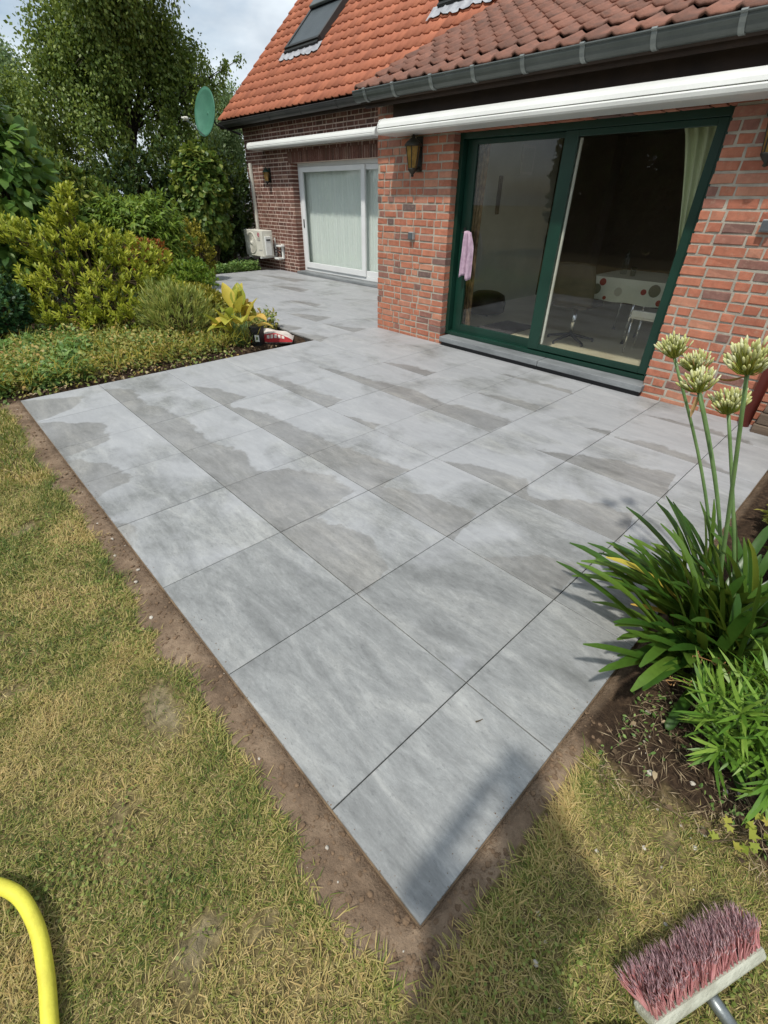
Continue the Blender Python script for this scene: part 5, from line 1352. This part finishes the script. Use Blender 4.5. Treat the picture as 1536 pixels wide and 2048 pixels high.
near = (-1.35, .95, -.95, 1.6); mid_ = (-2.0, -.1, 1.5, 3.6); farb = (-2.6, -.05, 3.5, 7.5)
g1 = cat([blades(170000, near, (.016, .046), .0023, (25, 80), .6, True), blades(70000, mid_, (.02, .05), .0036, (25, 80), .5, True), blades(45000, farb, (.03, .07), .0075, (25, 80), .4, False)])
o = link('lawn_grass', fastmesh('lawn_grass', *g1), LM['grass']); tag(o, 'short dry lawn grass beside the paving', 'grass', kind='stuff')
g2 = cat([blades(120000, near, (.014, .048), .0021, (-2, 34), .1, False), blades(70000, mid_, (.02, .05), .0036, (-4, 26), .1, False), blades(30000, farb, (.03, .06), .007, (0, 26), .1, False)])
o = link('lawn_thatch', fastmesh('lawn_thatch', *g2), LM['straw']); tag(o, 'straw-coloured dry thatch lying in the lawn', 'grass', kind='stuff')
# clover and moss patches
def clover(n, box, thr, sz, sd):
    X = box[0] + (box[1]-box[0])*r.random(n); Y = box[2] + (box[3]-box[2])*r.random(n); k = lawn_ok(X, Y) & (fbm(X, Y, 2.3, sd) > thr + .12*r.random(n)); X, Y = X[k], Y[k]; n = len(X)
    P = np.stack([X, Y, zlawn(X, Y) + .004 + .016*r.random(n)], 1); a_ = r.random(n)*6.28; D = np.stack([np.cos(a_), np.sin(a_), .2 + .3*r.random(n)], 1)
    N = unit(np.stack([r.normal(size=n)*.3, r.normal(size=n)*.3, np.ones(n)], 1)); l = sz*(.7 + .6*r.random(n)); return leaves(P, D, N, l, l*.8, .15, .1, wd=(.9, 1.0))
o = link('clover_patches', fastmesh('clover_patches', *cat([clover(16000, near, .60, .010, 61), clover(9000, mid_, .57, .012, 62), clover(7000, farb, .52, .016, 63)])), LM['clover']); tag(o, 'small clover leaves growing through the lawn', 'clover', kind='stuff')
# tufts hanging over the soil strip
def fringe(n):
    Y = -.05 + 5.3*r.random(n); X = -strip_w(Y) - .02 + .05*r.normal(size=n)*.5; P = np.stack([X, Y, np.full(n, -.03)], 1); a_ = r.normal(size=n)*1.2; e = rad(1)*(10 + 60*r.random(n))
    D = np.stack([np.cos(a_)*np.cos(e), np.sin(a_)*np.cos(e), np.sin(e)], 1); N = unit(rdir(n, r)*.4 + np.array([0, 0, 1.])); return leaves(P, D, N, .02 + .035*r.random(n), .003, .5, .1)
def fringe2(n):
    X = -.12 + .95*r.random(n); Y = -strip_r(X) - .04 + .02*r.normal(size=n); P = np.stack([X, Y, np.full(n, -.03)], 1); a_ = rad(90) + r.normal(size=n)*1.2; e = rad(1)*(10 + 60*r.random(n))
    D = np.stack([np.cos(a_)*np.cos(e), np.sin(a_)*np.cos(e), np.sin(e)], 1); N = unit(rdir(n, r)*.4 + np.array([0, 0, 1.])); return leaves(P, D, N, .02 + .04*r.random(n), .003, .5, .1)
o = link('edge_grass', fastmesh('edge_grass', *cat([fringe(5200), fringe2(2200)])), LM['grass']); tag(o, 'ragged grass fringe overhanging the bare soil strip', 'grass', kind='stuff')

# straw, twigs and dead leaves on the right bed
def litter(n):
    X = .72 + 1.0*r.random(n)**1.3; Y = -.12 - .75*r.random(n); k = bed_right(X + .08, Y); X, Y = X[k], Y[k]; n = len(X)
    P = np.stack([X, Y, .005 + .02*r.random(n)], 1); a_ = r.random(n)*6.28; D = np.stack([np.cos(a_), np.sin(a_), r.normal(size=n)*.12], 1); N = unit(rdir(n, r)*.3 + np.array([0, 0, 1.]))
    return diamonds(P, D, N, .02 + .07*r.random(n)**2, .0028)
o = link('bed_litter', fastmesh('bed_litter', *litter(2600)), LM['litter']); tag(o, 'dead stalks and straw lying on the right bed', 'litter', kind='stuff')
def deadleaves(n, x0, x1, y0, y1, s):
    X = x0 + (x1-x0)*r.random(n); Y = y0 + (y1-y0)*r.random(n); P = np.stack([X, Y, .01 + .02*r.random(n)], 1)
    D = unit(rdir(n, r)*np.array([1, 1, .2])); N = unit(rdir(n, r)*.4 + np.array([0, 0, 1.])); l = s*(.6 + .8*r.random(n)); return leaves(P, D, N, l, l*.6, .5, .5)
o = link('dead_leaves', fastmesh('dead_leaves', *cat([deadleaves(22, .78, 1.4, -.75, -.12, .024), deadleaves(260, 0, 2.9, 5.33, 5.75, .035)])), LM['litter']); tag(o, 'dead brown leaves scattered on the planting beds', 'litter', kind='stuff')
def fn_bedr(r, n):
    X = .8 + 1.3*r.random(n); Y = -.10 - .75*r.random(n); k = bed_right(X, Y) & (fbm(X, Y, 5, 91) > .56); X, Y = X[k], Y[k]; return X, Y, .4 + fbm(X, Y, 5, 92)
cover('bed_seedlings', 'small green seedlings sprouting on the right bed', 1500, fn_bedr, .016, .5, LM['cover_g'], 306, .05)
# clods and pebbles
def stones(name, label, n, fn, smin, smax, m, seed):
    rr = np.random.default_rng(seed); b = MB()
    ico = [(0,0,1),(.89,0,.45),(.28,.85,.45),(-.72,.53,.45),(-.72,-.53,.45),(.28,-.85,.45),(.72,.53,-.45),(-.28,.85,-.45),(-.89,0,-.45),(-.28,-.85,-.45),(.72,-.53,-.45),(0,0,-1)]
    fc = [(0,1,2),(0,2,3),(0,3,4),(0,4,5),(0,5,1),(1,6,2),(2,7,3),(3,8,4),(4,9,5),(5,10,1),(6,7,2),(7,8,3),(8,9,4),(9,10,5),(10,6,1),(6,11,7),(7,11,8),(8,11,9),(9,11,10),(10,11,6)]
    for _ in range(n):
        x, y = fn(rr); s = smin*(smax/smin)**(rr.random()**2.2); sc = s*np.array([.8 + .5*rr.random(), .8 + .5*rr.random(), .45 + .35*rr.random()]); t = rr.random()*6.28; z = gz(x, y) if not (x > 0 and y > 0 and x < 4.6 and y < 5.29) else 0.0
        b.add([(x + (p[0]*math.cos(t) - p[1]*math.sin(t))*sc[0]*(.8 + .4*rr.random()), y + (p[0]*math.sin(t) + p[1]*math.cos(t))*sc[1]*(.8 + .4*rr.random()), z + p[2]*sc[2] + sc[2]*.35) for p in ico], fc)
    return tag(b.build(name, m), label, 'stones', kind='stuff')
MAT['clod'] = gm('soil_clod', lin(126, 104, 82), lin(96, 78, 60), 40, .95, .5, 80); MAT['pebble'] = gm('pale_pebble', lin(196, 190, 178), lin(158, 150, 138), 25, .85, .3, 80)
def pl_(rr):
    y = -.1 + 5.3*rr.random()**1.4; return (-.008 - float(strip_w(np.array([y]))[0])*rr.random(), y)
def pr_(rr):
    x = -.1 + 1.05*rr.random(); return (x, -.008 - float(strip_r(np.array([x]))[0])*1.1*rr.random())
stones('soil_clods', 'crumbly soil clods on the bare strip along the paving', 2600, lambda rr: pl_(rr) if rr.random() < .72 else pr_(rr), .0016, .0105, MAT['clod'], 5)
stones('spilled_crumbs', 'fine soil crumbs spilled onto the slab edges', 420, lambda rr: ((.002 + .05*rr.random()**2.5, 5*rr.random()) if rr.random() < .7 else (1.3*rr.random(), .002 + .05*rr.random()**2.5)), .0008, .0026, MAT['clod'], 15)
stones('pebbles', 'pale pebbles scattered over soil and lawn near the paving corner', 90, lambda rr: ((.7 + .5*rr.random(), -.12 - .4*rr.random()) if rr.random() < .5 else (-.4 + 1.1*rr.random(), -.6 + .55*rr.random())) if rr.random() < .7 else pl_(rr), .0025, .011, MAT['pebble'], 6)
stones('bed_crumbs', 'dark soil crumbs in the bed along the far paving edge', 900, lambda rr: (-.1 + 3.1*rr.random(), 5.31 + .25*rr.random()**1.5), .003, .018, gm('dark_crumb', lin(84, 62, 50), lin(60, 44, 36), 30, .95), 7)
b = MB(); b.tube([(.588, .262, .003), (.600, .254, .006), (.618, .250, .003)], [.003, .0022, .001], 5); o = b.build('twig', STEM, origin=(.6, .255, 0)); tag(o, 'tiny dark twig lying on the front paving slab', 'twig')

# ------------------------------------------------------------------ yellow hose
MAT['hose'] = gm('yellow_rubber', lin(222, 216, 78), lin(186, 176, 66), 9, .5, .15, 70, lo=.42, hi=.78)
hz = .0
b = MB(); b.tube(smooth_path([(-1.9,.8,hz),(-1.35,.93,hz),(-1.05,.97,hz),(-.88,.935,hz+.01),(-.795,.84,hz+.015),(-.765,.72,hz+.012),(-.768,.60,hz+.005),(-.785,.48,hz),(-.80,.36,hz),(-.76,.15,hz),(-.55,-.06,hz),(-.25,-.25,hz),(.02,-.395,hz),(.17,-.438,hz),(.27,-.60,hz),(.30,-.95,hz),(.05,-1.4,hz)], 12), .0185, 16)
o = b.build('garden_hose', MAT['hose'], origin=(-.77, .7, -.02), smooth=True); tag(o, 'thick yellow garden hose curving over the lawn at lower left', 'hose')

# ------------------------------------------------------------------ broom lying in the lower right corner
br = empty('broom', (.43, -.56, -.02), 'old broom with pink and greyed bristles lying on the lawn', 'broom')
A = np.array([.925, -.38, 0]); Pp = np.array([.38, .925, 0]); Dd = unit(Pp*.72 + np.array([0, 0, .69])); Wv = np.cross(A, Dd)
bc = np.array([.432, -.555, .040])
MAT['broomwood'] = gm('bleached_wood', lin(186, 188, 172), lin(146, 146, 130), 9, .8, .5, 60, stretch=(1, 3, 3))
m = MB(); m.obox(bc, (A, Wv, Dd), (.185, .036, .014)); m.build('block', MAT['broomwood'], br, bevel=.007)
r = np.random.default_rng(3); parts = []; tips = []
for i in range(27):
    for j in range(6):
        c = bc + A*(-.172 + .344*i/26) + Wv*(-.029 + .058*j/5) + Dd*.013
        n = 17; sp = rdir(n, r)*.20 + rdir(1, r)*.26; sp -= Dd*np.sum(sp*Dd, 1)[:, None]
        edge = Wv*((j - 2.5)/2.5)*.22 + A*((i - 13)/13)*.16
        d = unit(Dd + sp + edge); ln = .074*(.85 + .25*r.random(n))
        N = unit(rdir(n, r)); s = unit(np.cross(d, N)); w = .0014
        b0 = c + rdir(n, r)*.003; m1 = b0 + d*(ln*.78)[:, None]; k2 = unit(d + rdir(n, r)*.35); e = m1 + k2*(ln*.24)[:, None]
        V = np.stack([b0 - s*w, b0 + s*w, m1 - s*w, m1 + s*w], 1).reshape(-1, 3); q = (np.arange(n)*4)[:, None]
        parts.append((V, np.concatenate([q + np.array([0, 1, 3]), q + np.array([0, 3, 2])])))
        V = np.stack([m1 - s*w, m1 + s*w, e], 1).reshape(-1, 3); q = (np.arange(n)*3)[:, None]; tips.append((V, q + np.array([0, 1, 2])))
LM['pink'] = leafmat('pink_bristle', [(.1, lin(158, 100, 104)), (.5, lin(192, 130, 132)), (.9, lin(214, 164, 162))], .15, .6); LM['grey_bristle'] = leafmat('greyed_bristle', [(.1, lin(122, 92, 100)), (.5, lin(166, 132, 138)), (.9, lin(200, 172, 174))], .1, .7)
leafpart('bristles', cat(parts), LM['pink'], br, kind='stuff'); leafpart('bristle_tips', cat(tips), LM['grey_bristle'], br, kind='stuff')
hb = bc - Dd*.016; hd = unit(-Pp*.98 + np.array([.06, 0, -.02]))
m = MB(); m.obox(bc - Dd*.018, (A, Wv, Dd), (.055, .022, .0035)); m.build('socket_plate', MAT['steel'], br, bevel=.002)
m = MB(); m.tube([hb + hd*.005, hb + hd*.03, hb + hd*.075], [.016, .0165, .015], 14); m.build('socket', MAT['steel'], br, smooth=True)
m = MB(); m.tube([hb + hd*.06, hb + hd*.5, hb + hd*1.25], .0125, 12); m.build('handle', MAT['broomwood'], br, smooth=True)

# ------------------------------------------------------------------ unseen hedge added behind the photographer to darken the pane reflections
for i, (x, y, h, lb) in enumerate([(-9.5, -5.0, 2.9, 'unseen hedge plant added to darken reflections, at the right garden end'), (-10.2, 1.0, 3.0, 'unseen hedge plant added to darken reflections, facing the right brick wall'), (-9.8, 5.4, 3.6, 'unseen hedge plant added to darken the reflection at the right of the door'), (-10.0, 7.6, 3.8, 'unseen hedge plant added to darken the reflection in the right door pane'), (-9.8, 9.6, 3.5, 'unseen hedge plant added to darken the reflection at the middle of the door')]):
    shrub('hedge_shrub', lb, (x, y, h*.72), (1.3, 1.9, h), 900, 9, .32, .17, LM['dark'], STEM, .3, .5, .2, seed=500+i, low=-.9, lump=.2, group='unseen hedge plants added to darken the pane reflections', cat_='hedge shrub')

# ------------------------------------------------------------------ the photographer, whose shadow falls on the corner slab
def skin(name, verts, edges, radii, m, parent, sub=2):
    me = bpy.data.meshes.new(name); org = worldloc(parent)
    me.from_pydata([tuple(np.array(v) - np.array(org)) for v in verts], edges, []); o = bpy.data.objects.new(name, me); col.objects.link(o); o.parent = parent; me.materials.append(m)
    md = o.modifiers.new('skin', 'SKIN'); md.use_smooth_shade = True
    sv = me.skin_vertices[0].data
    for i, q in enumerate(radii): sv[i].radius = (q, q) if not hasattr(q, '__len__') else q
    sv[0].use_root = True
    s = o.modifiers.new('sub', 'SUBSURF'); s.levels = sub; s.render_levels = sub; return o
Fh = unit(np.array([FW[0], FW[1], 0])); Rh = unit(np.array([RT[0], RT[1], 0])); Zu = np.array([0, 0, 1.0])
B0 = CAM - Fh*.25; B0[2] = 0
pp = empty('person', tuple(B0), 'person in dark t-shirt and jeans holding up a phone behind the view', 'person')
at_ = lambda f, s, z: B0 + Fh*f + Rh*s + Zu*z
PH = CAM - FW*.016                        # phone centre lies just behind the lens
hl = PH - RT*.055 - FW*.020 - UP*.04; hr = PH + RT*.055 - FW*.020 - UP*.04
sl_, sr_ = at_(-.04, -.19, 1.42), at_(-.04, .19, 1.42); el_, er_ = at_(.06, -.27, 1.20), at_(.06, .27, 1.20)
SK = gm('skin_tone', lin(196, 148, 122), lin(186, 136, 110), 6, .55); SH = gm('dark_tshirt', lin(44, 50, 60), lin(36, 42, 52), 8, .9); JE = gm('denim', lin(62, 78, 104), lin(52, 66, 90), 20, .9, .3, 200)
V = [at_(-.02,0,.95), at_(-.03,0,1.18), at_(-.04,0,1.38), at_(-.03,0,1.50), at_(.02,0,1.60), at_(.03,0,1.70), at_(-.01,-.10,.90), at_(.02,-.11,.50), at_(-.02,-.12,.08), at_(-.01,.10,.90), at_(.02,.11,.50), at_(-.02,.12,.08), sl_, el_, hl, sr_, er_, hr, at_(.10,-.13,.03), at_(.10,.13,.03)]
E_ = [(0,1),(1,2),(2,3),(3,4),(4,5),(0,6),(6,7),(7,8),(0,9),(9,10),(10,11),(2,12),(12,13),(13,14),(2,15),(15,16),(16,17),(8,18),(11,19)]
Rr = [.13,.125,.13,.055,.09,.085,.085,.06,.045,.085,.06,.045,.055,.042,.026,.055,.042,.026,.035,.035]
skin('body', V, E_, Rr, SK, pp)
skin('tshirt', [V[0] + Zu*.02, V[1], V[2], V[12], (V[12]*.5 + V[13]*.5), V[15], (V[15]*.5 + V[16]*.5)], [(0,1),(1,2),(2,3),(3,4),(2,5),(5,6)], [.15,.145,.15,.075,.062,.075,.062], SH, pp)
skin('jeans', [V[0] - Zu*.02, V[6], V[7], V[8], V[9], V[10], V[11]], [(0,1),(1,2),(2,3),(0,4),(4,5),(5,6)], [.145,.10,.075,.065,.10,.075,.065], JE, pp)
for s in (-1, 1):
    skin('shoe', [at_(-.06, s*.12, .045), at_(.06, s*.125, .04), at_(.17, s*.13, .035)], [(0,1),(1,2)], [.05,.05,.042], MAT['black'], pp)
    h0 = hl if s < 0 else hr
    for k in range(5):   # fingers close on the phone's edge, thumb on its back
        if k < 4: q = [h0 + UP*(.03 - .02*k), h0 + UP*(.032 - .021*k) - RT*s*.0 + FW*.006 + RT*s*.008, h0 + UP*(.032 - .021*k) - RT*s*.022 + FW*.004]
        else: q = [h0 - UP*.03, h0 - UP*.02 - FW*.018 - RT*s*.015, h0 - FW*.02 - RT*s*.035]
        skin('finger', q, [(0,1),(1,2)], [.010,.009,.008], SK, pp, 1)
m = MB(); m.lathe([(.098,-.02),(.104,.03),(.095,.075),(.06,.11),(.01,.125)], at_(-.0,0,1.665), 20); m.build('hair', gm('brown_hair', lin(60, 44, 34), lin(44, 32, 26), 60, .8, .5, 100), pp, smooth=True)
m = MB(); m.lathe([(.012,-.02),(.016,0),(.004,.03)], at_(.115,0,1.625), 8, (Rh, Zu, Fh)); m.build('nose', SK, pp, smooth=True)
for s in (-1, 1):
    m = MB(); m.lathe([(.006,0),(.013,.004),(.006,.010)], at_(.098, s*.033, 1.655), 10, (Rh, Zu, Fh)); m.build('eye', MAT['white'], pp, smooth=True)
    m = MB(); m.lathe([(.004,-.012),(.03,0),(.026,.010),(.004,.012)], at_(.0, s*.098, 1.645), 10, (Fh, Zu, Rh)); m.build('ear', SK, pp, smooth=True)
m = MB(); m.obox(at_(.098, 0, 1.575), (Rh, Zu, Fh), (.024, .005, .006)); m.build('mouth', gm('lip', lin(160, 96, 88), lin(150, 88, 80), 5, .5), pp, bevel=.003)
ph = empty('phone', tuple(PH), 'phone held by the photographer', 'phone')
m = MB(); m.obox(PH - UP*.055 - RT*.0, (RT, UP, FW), (.038, .078, .004)); m.build('phone_body', MAT['black'], ph, bevel=.003)
